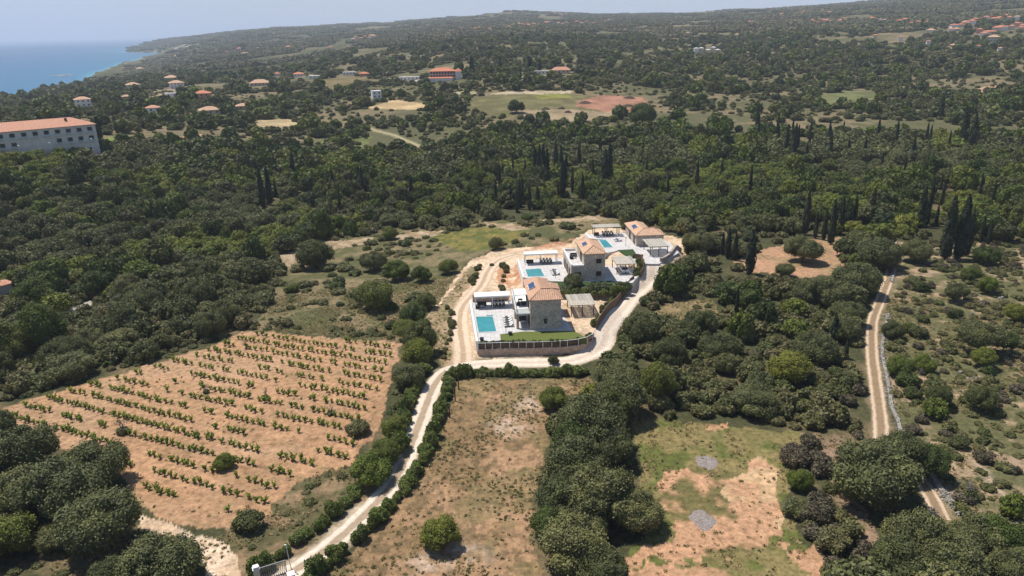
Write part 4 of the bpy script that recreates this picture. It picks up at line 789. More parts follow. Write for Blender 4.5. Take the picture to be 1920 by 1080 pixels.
# long pale hotel near the coast
zc = 11.0; A = onz(184.8, 266.4, zc); B_ = onz(0., 285., zc); dv = (B_-A)[:2]; Lh = 62.0; dv /= np.linalg.norm(dv); ang = math.atan2(-dv[1], -dv[0]); base = A[:2]+dv*Lh
v = thing('hotel', 'long pale grey hotel with bright orange roof and rows of balcony doors', 'hotel', (base[0], base[1], zc), ang)
HW = 8.3; MB().box(0, Lh, 0, 14, -6, HW).obj('wall', 'grey_plaster', v); ro = hip(MB(), -.5, Lh+.6, -.6, 14.6, HW+.2, 3.4, 'x', 9, 9).obj('roof', 'roof_tiles_red', v)
MB().box(Lh-11.4, Lh-10.4, 4, 5, HW+1.2, HW+3.6).obj('chimney', 'dark_wood', ro)
MB().box(Lh-40, Lh-39, 5, 6, HW+1.4, HW+3.9).obj('chimney', 'terracotta_plain', ro)
for row, z in enumerate((.9, 4.9)):
    for k in range(14):
        x = Lh-2.6-k*4.45
        if row == 0 and k in (4, 5, 6): continue
        w = MB().box(x-.62, x+.62, -.05, .05, z, z+2.5).obj('window', 'window_glass', v)
        MB().box(x-1.02, x-.64, -.12, -.01, z, z+2.5).box(x+.64, x+1.02, -.12, -.01, z, z+2.5).obj('shutter', 'grey_cushion', w)
        MB().box(x-1.5, x+1.5, -1.0, -.01, z-.16, z-.02).obj('balcony', 'grey_plaster', v); MB().box(x-1.5, x+1.5, -1.0, -.96, z, z+.9).obj('balcony_railing', 'balustrade_glass', v)
for k, x in enumerate((Lh-4, Lh-21, Lh-33, Lh-47)):
    p = L2W(base, [(0, 0)])[0]; c_, s_ = math.cos(ang), math.sin(ang); q = (base[0]+x*c_+6*s_, base[1]+x*s_-6*c_)
    r = thing('street_lamp', f'white globe lamp in front of the long hotel, {["first", "second", "third", "fourth"][k]} from its seaward-facing corner', 'lamp', (q[0], q[1], zc-3), 0, 'globe lamps before the hotel'); MB().tube([(0, 0, 0), (0, 0, 5)], [.08, .06]).obj('post', 'white_metal', r)
    ub = MB(); ub.tube([(0, 0, 4.9), (0, 0, 5.1), (0, 0, 5.4), (0, 0, 5.7), (0, 0, 5.9)], [.1, .35, .45, .35, .1], 8); ub.obj('globe', 'white_cushion', r)
# red-roofed hotel
P = hit(836, 150)[0]; dep = (P-CAMP)@cf; W = 58*dep/F; r = thing('hotel', 'three-storey hotel with terracotta roof and tiers of arched balconies in the trees', 'hotel', tuple(P), .05)
MB().box(-W/2, W*.32, -6, 7, -3, 8.2).obj('wall', 'pink_plaster', r); MB().box(W*.32, W/2, -7.5, 8, -3, 7.6).obj('wing', 'white_plaster', r)
hip(MB(), -W/2-.6, W*.32+.4, -6.7, 7.7, 8.3, 2.8, 'x').obj('roof', 'terracotta_plain', r); hip(MB(), W*.3, W/2+.6, -8.1, 8.6, 7.8, 2.6, 'y').obj('roof', 'terracotta_plain', r)
for s in range(3):
    for k in range(9): x = -W/2+1.4+k*(W*.82-2.6)/8; MB().box(x-.75, x+.75, -6.08, -5.9, s*2.8+.3, s*2.8+2.1).obj('window', 'window_glass', r)
    MB().box(-W/2, W*.31, -7.3, -6.1, s*2.8-.15, s*2.8+.1).obj('balcony', 'white_plaster', r)
MB().box(-W/2-3, W*.28, -11, -7.5, -1, 2.3).obj('veranda', 'white_plaster', r); hip(MB(), -W/2-3.3, W*.3, -11.4, -7.1, 2.5, .9, 'x').obj('roof', 'terracotta_plain', r)
# ---------------------------------------------------------------- posts, gate, stone walls, heaps, reef
for k, (x, y0, y1, lab) in enumerate(((853.5, 752, 714, 'dark wooden post nearest the hedge corner of the dry field'), (843, 783, 757, 'dark wooden post farther along the hedge of the dry field'), (860, 730, 700, 'dark wooden post standing inside the hedge corner'))):
    P = hit(x, y0)[0]; h = (y0-y1)*((P-CAMP)@cf)/F/.9; r = thing('wooden_post', lab, 'post', tuple(P)); MB().tube([(0, 0, -.3), (0, 0, h*.5), (.03, 0, h)], [.13, .12, .1]).obj('shaft', 'dark_wood', r); MB().tube([(.03, 0, h), (.03, 0, h+.06)], [.13, .13]).obj('cap', 'dark_metal', r)
P = hit(484, 1092)[0]; gr = thing('entrance_gate', 'grey lattice gate hinged on a white-capped pillar beside the lower road', 'gate', tuple(P), .45)
MB().box(-.3, .3, -.3, .3, -.5, 1.9).obj('pillar', 'grey_plaster', gr); MB().box(-.38, .38, -.38, .38, 1.9, 2.0).box(-.3, .3, -.3, .3, 2.0, 2.25).obj('pillar_cap', 'white_plaster', gr)
g = MB().box(.35, 3.2, -.05, .05, .1, .2).box(.35, 3.2, -.05, .05, 1.75, 1.85).box(.35, .43, -.05, .05, .2, 1.75).box(3.12, 3.2, -.05, .05, .2, 1.75)
for k in range(12): x = .45+k*.225; g.bar((x, 0, .2), (x+.2, 0, 1.75), .04); g.bar((x+.2, .03, .2), (x, .03, 1.75), .04)
g.obj('lattice_panel', 'gate_grey', gr)
P = hit(548, 1094)[0]; gr = thing('gate_pillar', 'squat grey gate pillar on the field side of the lower road', 'pillar', tuple(P), .45); MB().box(-.35, .35, -.35, .35, -.5, 1.3).obj('shaft', 'grey_plaster', gr); MB().box(-.42, .42, -.42, .42, 1.3, 1.4).obj('cap', 'white_plaster', gr)
P = hit(547, 1068)[0]; r = thing('street_lamp', 'thin leaning white lamp post beside the entrance gate', 'lamp', tuple(P)); MB().tube([(0, 0, -.2), (-.15, 0, 1.5), (-.25, 0, 3.4)], [.06, .05, .04]).obj('post', 'white_metal', r); MB().box(-.45, -.2, -.06, .06, 3.4, 3.48).obj('lamp_head', 'white_metal', r)
def stone_wall(px, w, h, label, n=300, seed=1):
    P = hit([a for a, b in px], [b for a, b in px])[:, :2]; L = spline(P, 1.2); o = L[0]; zb = gz(L[:, 0], L[:, 1]); q = L-o; z0 = zb[0]; r = thing('dry_stone_wall', label, 'wall', (o[0], o[1], z0)); rg = random.Random(seed)
    wall_strip(MB(), q, w*.7, zb-z0-.3, zb-z0+h*.7).obj('core', 'dry_stone', r); mb = MB(); T = np.gradient(q, axis=0)
    for k in range(n):
        u = rg.random()*(len(q)-1); i = min(int(u), len(q)-2); f_ = u-i; c = q[i]*(1-f_)+q[i+1]*f_; z = (zb[i]*(1-f_)+zb[i+1]*f_)-z0; tt = T[i]/np.linalg.norm(T[i]); a = rg.gauss(0, w*.42); s = rg.uniform(.08, .2); hh = max(0, h*(1-abs(a)/w))*rg.uniform(.3, 1.05)
        x, y = c[0]-tt[1]*a, c[1]+tt[0]*a; vs = [(x+sx*s*rg.uniform(.6, 1.2), y+sy*s*rg.uniform(.6, 1.2), z+hh+sz*s*.7) for sx, sy, sz in ((-1, -1, -1), (1, -1, -1), (1, 1, -1), (-1, 1, -1), (-.7, -.7, 1), (.7, -.7, 1), (.7, .7, 1), (-.7, .7, 1))]
        mb.add(vs, [(0, 3, 2, 1), (4, 5, 6, 7), (0, 1, 5, 4), (1, 2, 6, 5), (2, 3, 7, 6), (3, 0, 4, 7)])
    mb.obj('loose_stones', 'limestone', r)
stone_wall([(1690, 815), (1683, 790), (1672, 765), (1668, 740), (1662, 705), (1655, 670), (1655, 640), (1665, 590)], .7, .45, 'tumbled dry stone wall running along the double-rut track', 330, 2)
stone_wall([(1735, 880), (1752, 905), (1768, 925), (1785, 945), (1808, 968)], .9, .5, 'short tumbled dry stone wall below the big round olive', 380, 3)
stone_wall([(1672, 530), (1676, 508), (1681, 490)], .7, .5, 'faint stone wall at the far end of the double-rut track', 120, 4)
stone_wall([(1895, 955), (1910, 975), (1935, 1000)], .9, .4, 'pale stone ledge at the edge of the scrub slope', 120, 5)
def heap(name, px, py, rpx, hh, mat, label, cat, group=None, seed=0, n=26, asp=.8):
    P = hit(px, py)[0]; R = rpx*((P-CAMP)@cf)/F; g = np.linspace(-1, 1, n); gx, gy = np.meshgrid(g, g); d0 = np.hypot(gx, gy); d = np.hypot(gx, gy)*(.8+.55*fbm(np.arctan2(gy, gx)*1.6+9, d0*2, seed+5, 2)); z = np.clip(1-d, 0, 1)**.6*(.35+.9*fbm(gx*4+seed, gy*4, seed, 3))*hh-.05
    x = (gx*R+(vnoise(gx*9+3, gy*9, seed)-.5)*.2*R); y = gy*R*asp+(vnoise(gx*9, gy*9+8, seed)-.5)*.2*R; z = np.where(d > 1, -.4, z)
    idx = np.arange(n*n).reshape(n, n); Q = np.stack([idx[:-1, :-1], idx[:-1, 1:], idx[1:, 1:], idx[1:, :-1]], -1).reshape(-1, 4)
    zt = gz((P[0]+x).ravel(), (P[1]+y).ravel()).reshape(x.shape)-P[2]
    link(name, np_mesh(name, np.stack([x, y, z+zt], -1).reshape(-1, 3), Q, mat), None, tuple(P), 0, label, cat, group)
heap('ash_heap', 1325, 866, 26, .2, 'ash', 'grey ash heap at the top edge of the bare field', 'heap', seed=3, asp=1.0)
heap('ash_heap', 1317, 975, 26, .22, 'ash', 'larger grey ash heap in the middle of the bare field', 'heap', seed=9, asp=1.5)
for k, (x, y, r_) in enumerate(((1097, 193, 13), (1180, 184, 12), (1178, 199, 10), (1157, 212, 10), (1053, 204, 7), (1065, 211, 8), (1023, 205, 9))):
    heap('brush_pile', x, y, r_, 2.0, 'brushwood', ['big', 'farthest', 'right-hand', 'nearest', 'small', 'low', 'westernmost'][k]+' brown pile of cut brushwood on the cleared reddish field', 'heap', 'brush piles on the cleared field', seed=k+1, n=14)
def rock(name, px, py, wpx, hh, mat, label, seed, z=None, asp=.6):
    P = hit(px, py)[0] if z is None else onz(float(px), float(py), z); W = wpx*((P-CAMP)@cf)/F/2; mb = MB(); rg = random.Random(seed); n = 12
    vs = []; fs = []
    for j, (s, zz) in enumerate(((1.05, -.5), (1, .25), (.72, .8), (.3, 1.0))):
        for i in range(n): a = i*2*math.pi/n; q = s*rg.uniform(.75, 1.1); vs.append((W*q*math.cos(a), W*asp*q*math.sin(a), hh*zz*rg.uniform(.8, 1.15)))
    for j in range(3): fs += [(j*n+i, j*n+(i+1) % n, (j+1)*n+(i+1) % n, (j+1)*n+i) for i in range(n)]
    fs.append(tuple(range(3*n, 4*n))); mb.add(vs, fs); link(name, mb.mesh(name, mat), None, tuple(P), rg.random(), label, 'rock')
rock('sea_rock', 120, 142, 40, 2.0, 'rock', 'long dark flat reef lying in the sea off the cape', 4, SEA, .25)
rock('sea_rock', 98, 142.5, 8, 1.0, 'rock', 'tiny outlying rock at the seaward end of the dark reef', 5, SEA)
rock('sea_rock', 150, 153, 12, 1.6, 'rock', 'pale wave-washed rock just off the rocky shore', 6, SEA)
for k, (x, y, w_) in enumerate(((1800, 700, 12), (1830, 712, 9), (1770, 740, 9), (1877, 560, 14), (1868, 548, 9), (1822, 590, 8), (1868, 752, 8), (1745, 655, 7), (1590, 835, 8), (1770, 840, 7))):
    rock('limestone_boulder', x, y, w_, .5, 'limestone', ['broad', 'knobbly', 'small', 'long pale', 'square', 'low', 'white', 'half-buried', 'track-side', 'lowest'][k]+' limestone boulder showing through the scrub of the eastern slope', 20+k)
# ---------------------------------------------------------------- foliage meshes
def cube_sphere(n=3):
    V = []; Q = []
    for ax in range(3):
        for sg in (-1, 1):
            b = len(V)
            for i in range(n+1):
                for j in range(n+1):
                    p = [0, 0, 0]; p[ax] = sg; p[(ax+1) % 3] = (-1+2*i/n)*sg; p[(ax+2) % 3] = -1+2*j/n; q = np.array(p, float); V.append(q/np.linalg.norm(q))
            for i in range(n):
                for j in range(n): a = b+i*(n+1)+j; Q.append((a, a+n+1, a+n+2, a+1))
    return np.array(V), np.array(Q)
CSV, CSQ = cube_sphere(3)
def leaves(P, Nrm, size, rg, spread=.55):
    n = len(P); d = Nrm+rg.normal(0, spread, (n, 3)); d /= np.linalg.norm(d, axis=1)[:, None]; a = rg.normal(size=(n, 3)); t1 = np.cross(d, a); t1 /= np.linalg.norm(t1, axis=1)[:, None]; t2 = np.cross(d, t1)
    s = size*rg.uniform(.6, 1.3, n)[:, None]; t1 = t1*s; t2 = t2*s*.75; V = np.stack([P-t1-t2*.6, P+t1*.8-t2, P+t1+t2*.8, P-t1*.7+t2], 1).reshape(-1, 3); return V, np.arange(4*n).reshape(n, 4)
def crown(name, mat, seed, nleaf, size, lobes=14, H=.72, top=.0, lr=(.30, .48), core=.74, zc=None, spread=.36, gap=.0):
    """unit crown: radius about 1, sits on z = 0 with height about 2H"""
    rg = np.random.default_rng(seed); zc = H if zc is None else zc; L = []
    for i in range(lobes):
        d = rg.normal(size=3); d[2] = abs(d[2])*1.1-.45 if rg.random() < .8 else -abs(d[2])*.3; d /= np.linalg.norm(d); r = rg.uniform(*lr); L.append((np.array([d[0]*(1-r), d[1]*(1-r), zc+d[2]*(H-r*.7)]), r))
    L.append((np.array([0, 0, zc]), .5)); V = []; Q = []; off = 0
    tot = sum(r*r for _, r in L)
    for k, (c, r) in enumerate(L):
        n = int(nleaf*r*r/tot*1.5); d = rg.normal(size=(n, 3)); d[:, 2] += .25; d /= np.linalg.norm(d, axis=1)[:, None]; P = c+d*r*rg.uniform(.82, 1.10, n)[:, None]
        keep = P[:, 2] > .02
        for k2, (c2, r2) in enumerate(L):
            if k2 != k: keep &= np.linalg.norm(P-c2, axis=1) > r2*.82
        v, q = leaves(P[keep], d[keep], size, rg, spread); V.append(v); Q.append(q+off); off += len(v)
        ns = max(6, int(n*.16)); d2 = rg.normal(size=(ns, 3)); d2[:, 2] += .3; d2 /= np.linalg.norm(d2, axis=1)[:, None]; P2 = c+d2*r*rg.uniform(1.08, 1.38, ns)[:, None]; P2 = P2[P2[:, 2] > .03]; v, q = leaves(P2, np.tile([0, 0, 1.], (len(P2), 1)), size*.9, rg, .8); V.append(v); Q.append(q+off); off += len(v)
        if core and (r > .22 or k % 3): v = c+CSV*r*core*(1+rg.uniform(-.12, .12, (len(CSV), 1))); v[:, 2] = np.maximum(v[:, 2], .05); V.append(v); Q.append(CSQ+off); off += len(v)
    return np_mesh(name, np.vstack(V), np.vstack(Q), mat)
def cypress_crown(name, seed, nleaf, size):
    """unit: height 1, radius about .1"""
    rg = np.random.default_rng(seed); u = rg.random(nleaf)**.85; a = rg.random(nleaf)*2*math.pi; lob = 1+.16*np.sin(a*3+u*9)+.1*np.sin(a*5-u*17)
    prof = np.interp(u, [0, .06, .3, .6, .85, 1], [.5, .85, 1, .82, .45, .06])*.10*lob; P = np.stack([np.cos(a)*prof, np.sin(a)*prof, .03+u*.97], 1); d = np.stack([np.cos(a), np.sin(a), np.full(nleaf, .6)], 1)
    v, q = leaves(P*[1, 1, 1]+rg.normal(0, .006, (nleaf, 3)), d, size, rg, .5); n = 8; zz = [0.03, .1, .3, .6, .85, .97]; rr_ = [.04, .08, .085, .068, .036, .005]
    cv = np.array([[rr_[i]*math.cos(2*math.pi*k/n), rr_[i]*math.sin(2*math.pi*k/n), zz[i]] for i in range(6) for k in range(n)]); cq = np.array([(i*n+k, i*n+(k+1) % n, (i+1)*n+(k+1) % n, (i+1)*n+k) for i in range(5) for k in range(n)])
    return np_mesh(name, np.vstack([v, cv]), np.vstack([q, cq+len(v)]), 'foliage_cypress')
def trunk_mesh(name, seed, h, r, limbs=5, mat='bark', top=.9):
    rg = random.Random(seed); mb = MB(); lean = (rg.uniform(-.12, .12), rg.uniform(-.12, .12)); f = (lean[0]*h, lean[1]*h, h); mb.tube([(0, 0, -.15), (lean[0]*h*.4, lean[1]*h*.4, h*.5), f], [r*1.3, r, r*.8], 7)
    for k in range(limbs): a = k*2*math.pi/limbs+rg.uniform(-.4, .4); R = rg.uniform(.35, .6); mb.tube([f, (f[0]+math.cos(a)*R*.5, f[1]+math.sin(a)*R*.5, h+(top-h)*.5), (f[0]+math.cos(a)*R, f[1]+math.sin(a)*R, top*rg.uniform(.9, 1.1))], [r*.6, r*.4, r*.15], 5)
    return mb.mesh(name, mat)
def bare_mesh(name, seed):
    rg = random.Random(seed); mb = MB()
    def br(p, d, L, r, k):
        e = [p[i]+d[i]*L for i in range(3)]; mb.tube([p, e], [r, r*.6], 5)
        if k:
            for _ in range(3 if k > 1 else 4): a = [d[i]*.9+rg.uniform(-.75, .75) for i in range(3)]; a[2] = abs(a[2])*.8+.2; n_ = math.sqrt(sum(q*q for q in a)); br(e, [q/n_ for q in a], L*rg.uniform(.6, .8), r*.6, k-1)
    br((0, 0, -.1), (0, 0, 1), .34, .05, 4); return mb.mesh(name, 'dead_wood')
# kinds: name -> list of (crown mesh, base offset) at three levels of detail
KIND = {}
def kind(key, mat, n, near, mid, far, **kw):
    KIND[key] = {'near': [crown(key+'_crown', mat, 100*hash_(key)+i, near[0], near[1], **kw) for i in range(n)], 'mid': [crown(key+'_crown_mid', mat, 100*hash_(key)+50+i, mid[0], mid[1], **kw) for i in range(n)],
                 'far': [crown(key+'_crown_far', mat, 100*hash_(key)+80+i, far[0], far[1], core=.86, **{k: v for k, v in kw.items() if k != 'core'}) for i in range(n)]}
def hash_(s): return sum(ord(c) for c in s) % 97
kind('evergreen', 'foliage_evergreen', 4, (13000, .030), (2700, .070), (460, .18), H=.68, lobes=26, lr=(.18, .44), spread=.40)
kind('bright', 'foliage_bright', 2, (11000, .032), (2500, .072), (440, .18), H=.66, lobes=24, lr=(.18, .44), spread=.40)
kind('olive', 'foliage_olive', 4, (15000, .027), (3000, .062), (480, .16), H=.62, lobes=34, lr=(.15, .38), spread=.42)
kind('scrub', 'foliage_scrub', 4, (2600, .065), (900, .12), (260, .23), H=.50, lobes=12, lr=(.26, .45))
kind('brown', 'foliage_brown', 2, (3000, .05), (900, .10), (260, .2), H=.5, lobes=14, spread=.9)
kind('hedge', 'foliage_hedge', 3, (1500, .085), (1100, .10), (240, .22), H=.75, lobes=12, lr=(.25, .5), spread=.8)
kind('oleander', 'foliage_oleander', 3, (1500, .085), (1100, .10), (240, .22), H=.75, lobes=12, lr=(.25, .5), spread=.8)
CYP = {'near': [cypress_crown('cypress_crown', 5+i, 3000, .014) for i in range(3)], 'far': [cypress_crown('cypress_crown_far', 15+i, 700, .028) for i in range(2)]}
TR = {'evergreen': trunk_mesh('trunk', 1, .35, .06), 'olive': trunk_mesh('trunk', 2, .32, .08), 'cyp': MB().tube([(0, 0, -.03), (0, 0, .12), (0, 0, .9)], [.02, .016, .004], 6).mesh('trunk', 'bark')}
TR['bright'] = TR['evergreen']; TR['oleander'] = trunk_mesh('stems', 5, .1, .04, 5, top=.8); TR['scrub'] = trunk_mesh('stems', 3, .08, .03, 6, top=.5); TR['brown'] = trunk_mesh('stems', 4, .08, .03, 8, 'dead_wood', top=.75); TR['hedge'] = trunk_mesh('stems', 5, .1, .04, 5, top=.8)
NAMES = {'evergreen': ('evergreen_tree', 'tree'), 'bright': ('evergreen_tree', 'tree'), 'olive': ('olive_tree', 'olive tree'), 'scrub': ('shrub', 'shrub'), 'brown': ('shrub', 'shrub'), 'hedge': ('hedge_shrub', 'hedge shrub'), 'oleander': ('oleander', 'flowering shrub')}
INDIV = []   # x, y, radius of every hand-placed plant, to keep scatter off them
def plant(k, x, y, z, R, label, group=None, hs=1., lift=0., seed=0, lod='near', name=None, trunk=True):
    rg = random.Random(seed*7+int(x*10)); ms = KIND[k][lod]; nm, cat = NAMES[k]
    r = thing(name or nm, label, cat, (x, y, z), rg.uniform(0, 6.28), group); r.scale = (R, R*rg.uniform(.9, 1.1), R*hs)
    c = link('crown' if k in ('evergreen', 'olive', 'bright') else 'foliage', ms[rg.randrange(len(ms))], r); c.location = (0, 0, lift)
    if trunk: link('trunk' if k in ('evergreen', 'olive', 'bright') else 'stems', TR[k], r)
    INDIV.append((x, y, R)); return r
def plant_px(k, px, py, rpx, label, hs=1., lift=.12, group=None, **kw):
    """px, py: centre of the crown in the photo; the tree is put where that crown would stand on the ground"""
    P = hit(px, py)[0]
    for _ in range(3):
        dep = (P-CAMP)@cf; R = rpx*dep/F; P = hit(px, py, R*hs*(.66+lift))[0]
    return plant(k, P[0], P[1], P[2], R, label, group, hs, lift, seed=int(px), **kw)
# ---------------------------------------------------------------- single trees and shrubs of the foreground
T = [
 ('olive', 38, 838, 62, 'broad grey-green olive tree at the vineyard corner, half outside the view'), ('olive', 112, 915, 78, 'large yellowish-green olive tree in the middle of the lower clump by the vineyard'),
 ('olive', 178, 868, 58, 'olive tree with a bare limb reaching out over the vineyard soil'), ('olive', 182, 975, 78, 'biggest dark olive tree, between the clump and the pale dirt path'),
 ('evergreen', 12, 1008, 52, 'dark green tree in the lowest corner of the olive clump'), ('olive', 298, 1052, 72, 'rounded grey olive tree overhanging the pale dirt path'), ('olive', 45, 915, 55, 'shadowy olive tree between the vineyard-corner olive and the yellowish one'),
 ('olive', 205, 1075, 40, 'low olive bough behind the biggest dark olive'),
 ('evergreen', 1038, 748, 27, 'small dark tree, first of the row dividing the two fields'), ('olive', 1105, 790, 68, 'wide grey olive tree near the head of the row dividing the two fields'),
 ('olive', 1080, 862, 60, 'green olive tree below the widest one in the dividing row'), ('olive', 1060, 925, 55, 'middle olive tree on the dry-field side of the dividing row'),
 ('olive', 1130, 925, 72, 'dense olive tree in the middle of the dividing row'), ('olive', 1195, 955, 48, 'olive tree casting a dark shadow onto the bare field'), ('evergreen', 1028, 985, 36, 'small dark tree on the dry-field edge of the dividing row'),
 ('olive', 1075, 1020, 66, 'silvery olive tree near the bottom of the dividing row'), ('olive', 1125, 1065, 52, 'green olive tree at the bottom end of the dividing row'),
 ('bright', 826, 1000, 39, 'lone ball-shaped bright green bush in the dry field'),
 ('olive', 1640, 885, 78, 'huge dark olive tree at the lower end of the double-rut track'), ('olive', 1700, 850, 52, 'grey-topped olive tree touching the huge one below the track'), ('evergreen', 1745, 865, 36, 'dark tree between the huge olive and the scrub slope'),
 ('olive', 1725, 1010, 68, 'dense olive tree in the lower corner, nearest the short stone wall'), ('olive', 1790, 1045, 62, 'olive tree at the bottom edge below the short stone wall'), ('olive', 1840, 1000, 50, 'yellowish olive tree in the lower corner grove'), ('evergreen', 1880, 1010, 48, 'mid-green tree in the lower corner grove'), ('olive', 1905, 1060, 45, 'silvery olive tree at the extreme lower corner'),
 ('evergreen', 1842, 747, 27, 'round green tree with visible trunk alone on the scrub slope'), ('olive', 1840, 628, 38, 'wide flat-topped tree with forked trunk on the scrub slope'), ('bright', 1733, 682, 22, 'light green sapling beside the dark trackside bush'),
 ('evergreen', 1692, 690, 27, 'dark round bush beside the track wall'), ('evergreen', 1760, 742, 24, 'green bush in the middle of the scrub slope'), ('bright', 1845, 668, 22, 'pale green tree right below the forked tree on the scrub slope'), ('evergreen', 1885, 640, 22, 'dark tree with slanting trunk on the scrub slope'),
 ('bright', 1905, 585, 20, 'light green tree at the far edge of the scrub slope'), ('bright', 1852, 533, 18, 'light green tree at the head of the scrub slope'), ('evergreen', 1822, 515, 18, 'mid-green bush behind the light green tree at the head of the slope'), ('olive', 1795, 545, 22, 'grey thin-crowned tree near the head of the scrub slope'),
 ('evergreen', 1675, 620, 20, 'trackside bush beside the stone wall, above the dark round one'), ('evergreen', 1850, 480, 22, 'leafy bush below the tall cypress cluster'),
 ('olive', 1607, 522, 42, 'pale-topped olive tree overhanging the double-rut track'), ('olive', 1650, 472, 42, 'broad flat dark tree at the upper end of the track'), ('olive', 1507, 465, 35, 'lone spreading tree casting its shadow on the tan clearing'), ('olive', 1718, 470, 28, 'dull tree between the track head and the tall cypresses'),
 ('olive', 1590, 585, 32, 'dark olive tree beside the track below the pale-topped one'), ('olive', 1472, 505, 18, 'small round grey bush on the near edge of the tan clearing'), ('olive', 1655, 495, 18, 'small bush at the very head of the double-rut track'),
 ('evergreen', 590, 478, 34, 'big dark round bush on the grassy terraces west of the villas'), ('olive', 700, 488, 26, 'grey-topped bush in the middle of the grassy terraces'), ('evergreen', 742, 508, 24, 'dark bush just inland of the grey-topped one on the terraces'), ('evergreen', 702, 555, 36, 'large dark rounded bush above the green meadow by the vineyard'),
 ('evergreen', 930, 457, 15, 'dark bush alone on the yellowish meadow behind the near pool'), ('evergreen', 732, 438, 15, 'small dark bush on the upper terrace beside a bare patch'), ('evergreen', 790, 515, 20, 'dark bush near the pale bank left of the villas'), ('evergreen', 840, 500, 18, 'bush at the edge of the pale bank behind the pool pergola'),
 ('evergreen', 775, 590, 26, 'leafy bush on the bank between meadow and branch track'), ('evergreen', 800, 565, 20, 'upper bush on the bank between meadow and branch track'), ('evergreen', 765, 620, 24, 'lower bush on the bank between meadow and branch track'),
 ('evergreen', 782, 662, 32, 'dark roadside tree at the vineyard corner nearest the villas'), ('olive', 765, 705, 30, 'grey-green roadside tree halfway down the vineyard edge'), ('evergreen', 740, 800, 28, 'leafy roadside tree beside the vineyard bush'), ('bright', 695, 882, 38, 'large roadside tree where the road bends at the vineyard tip'), ('evergreen', 720, 850, 32, 'dark roadside tree above the bend'),
 ('scrub', 670, 800, 22, 'leafy shrub with white flecks at the edge of the vineyard'), ('bright', 420, 866, 20, 'light green little tree standing among the vine rows'), ('scrub', 466, 973, 30, 'spreading shrub on the tip of the vineyard'), ('evergreen', 1038, 676, 11, 'small shrub on the outer verge of the driveway bend'), ('evergreen', 865, 693, 11, 'dark little tree at the corner of the roadside hedge'),
 ('bright', 1482, 690, 40, 'yellow-green rounded tree standing out in the wood east of the villas'), ('olive', 1155, 708, 40, 'big grey olive tree beside the driveway bend'), ('olive', 1165, 740, 55, 'large olive tree at the corner where hedge and driveway end'),
 ('olive', 1075, 525, 18, 'grey-green bushy tree in front of the middle villa wall'), ('evergreen', 968, 200, 16, 'lone round tree on the pale green field below the hotel'), ('evergreen', 1500, 900, 24, 'dark bush in the brushy strip between field and reddish path'), ('brown', 1530, 960, 30, 'purple-grey twiggy bush in the brushy strip'), ('brown', 1490, 850, 30, 'grey twiggy bush at the head of the brushy strip'),
 ('scrub', 1560, 1010, 34, 'greenish thicket at the foot of the brushy strip'), ('scrub', 1490, 950, 26, 'leafy thicket in the brushy strip beside the bare field'), ('evergreen', 1205, 215, 26, 'tall shaggy conifer at the edge of the cleared reddish field'),
]
for (k, px_, py_, rp, lab) in T: plant_px(k, px_, py_, rp, lab, hs=1.0 if k != 'scrub' else .9, lift=.34 if ('scrub slope' in lab and k != 'scrub') else {'olive': .12, 'evergreen': .06}.get(k, .02))
for i, (x, y, h, lab) in enumerate(((232, 812, 50, 'tallest bare twiggy tree among the lower vine rows'), (497, 748, 34, 'bare twiggy tree in the middle of the vineyard'), (387, 737, 26, 'small half-leafless tree near the upper side of the vineyard'), (621, 778, 32, 'thin bare tree near the roadside end of the vineyard'), (1818, 935, 66, 'dead grey tree beside the short stone wall'))):
    P = hit(x, y)[0]; hm_ = h*((P-CAMP)@cf)/F/.85; r = thing('bare_tree', lab, 'tree', tuple(P), i); r.scale = (hm_*.62,)*2+(hm_*.62,); link('branches', bare_mesh('branches', 40+i), r); b_ = link('undergrowth', KIND['scrub']['mid'][i % 4], r); b_.scale = (.32, .32, .3)
_rb = random.Random(12); BT = [(_rb.uniform(1130, 1610), _rb.uniform(560, 770), _rb.uniform(30, 46)) for _ in range(9)]+[(_rb.uniform(1700, 1900), _rb.uniform(560, 900), _rb.uniform(24, 40)) for _ in range(7)]+[(_rb.uniform(100, 470), _rb.uniform(560, 700), _rb.uniform(26, 40)) for _ in range(8)]
BT = [q for q in BT if pdist(*[np.array([v]) for v in hit(q[0], q[1])[0][:2]], W_MAIN)[0] > 7 and pdist(*[np.array([v]) for v in hit(q[0], q[1])[0][:2]], W_TR)[0] > 5]
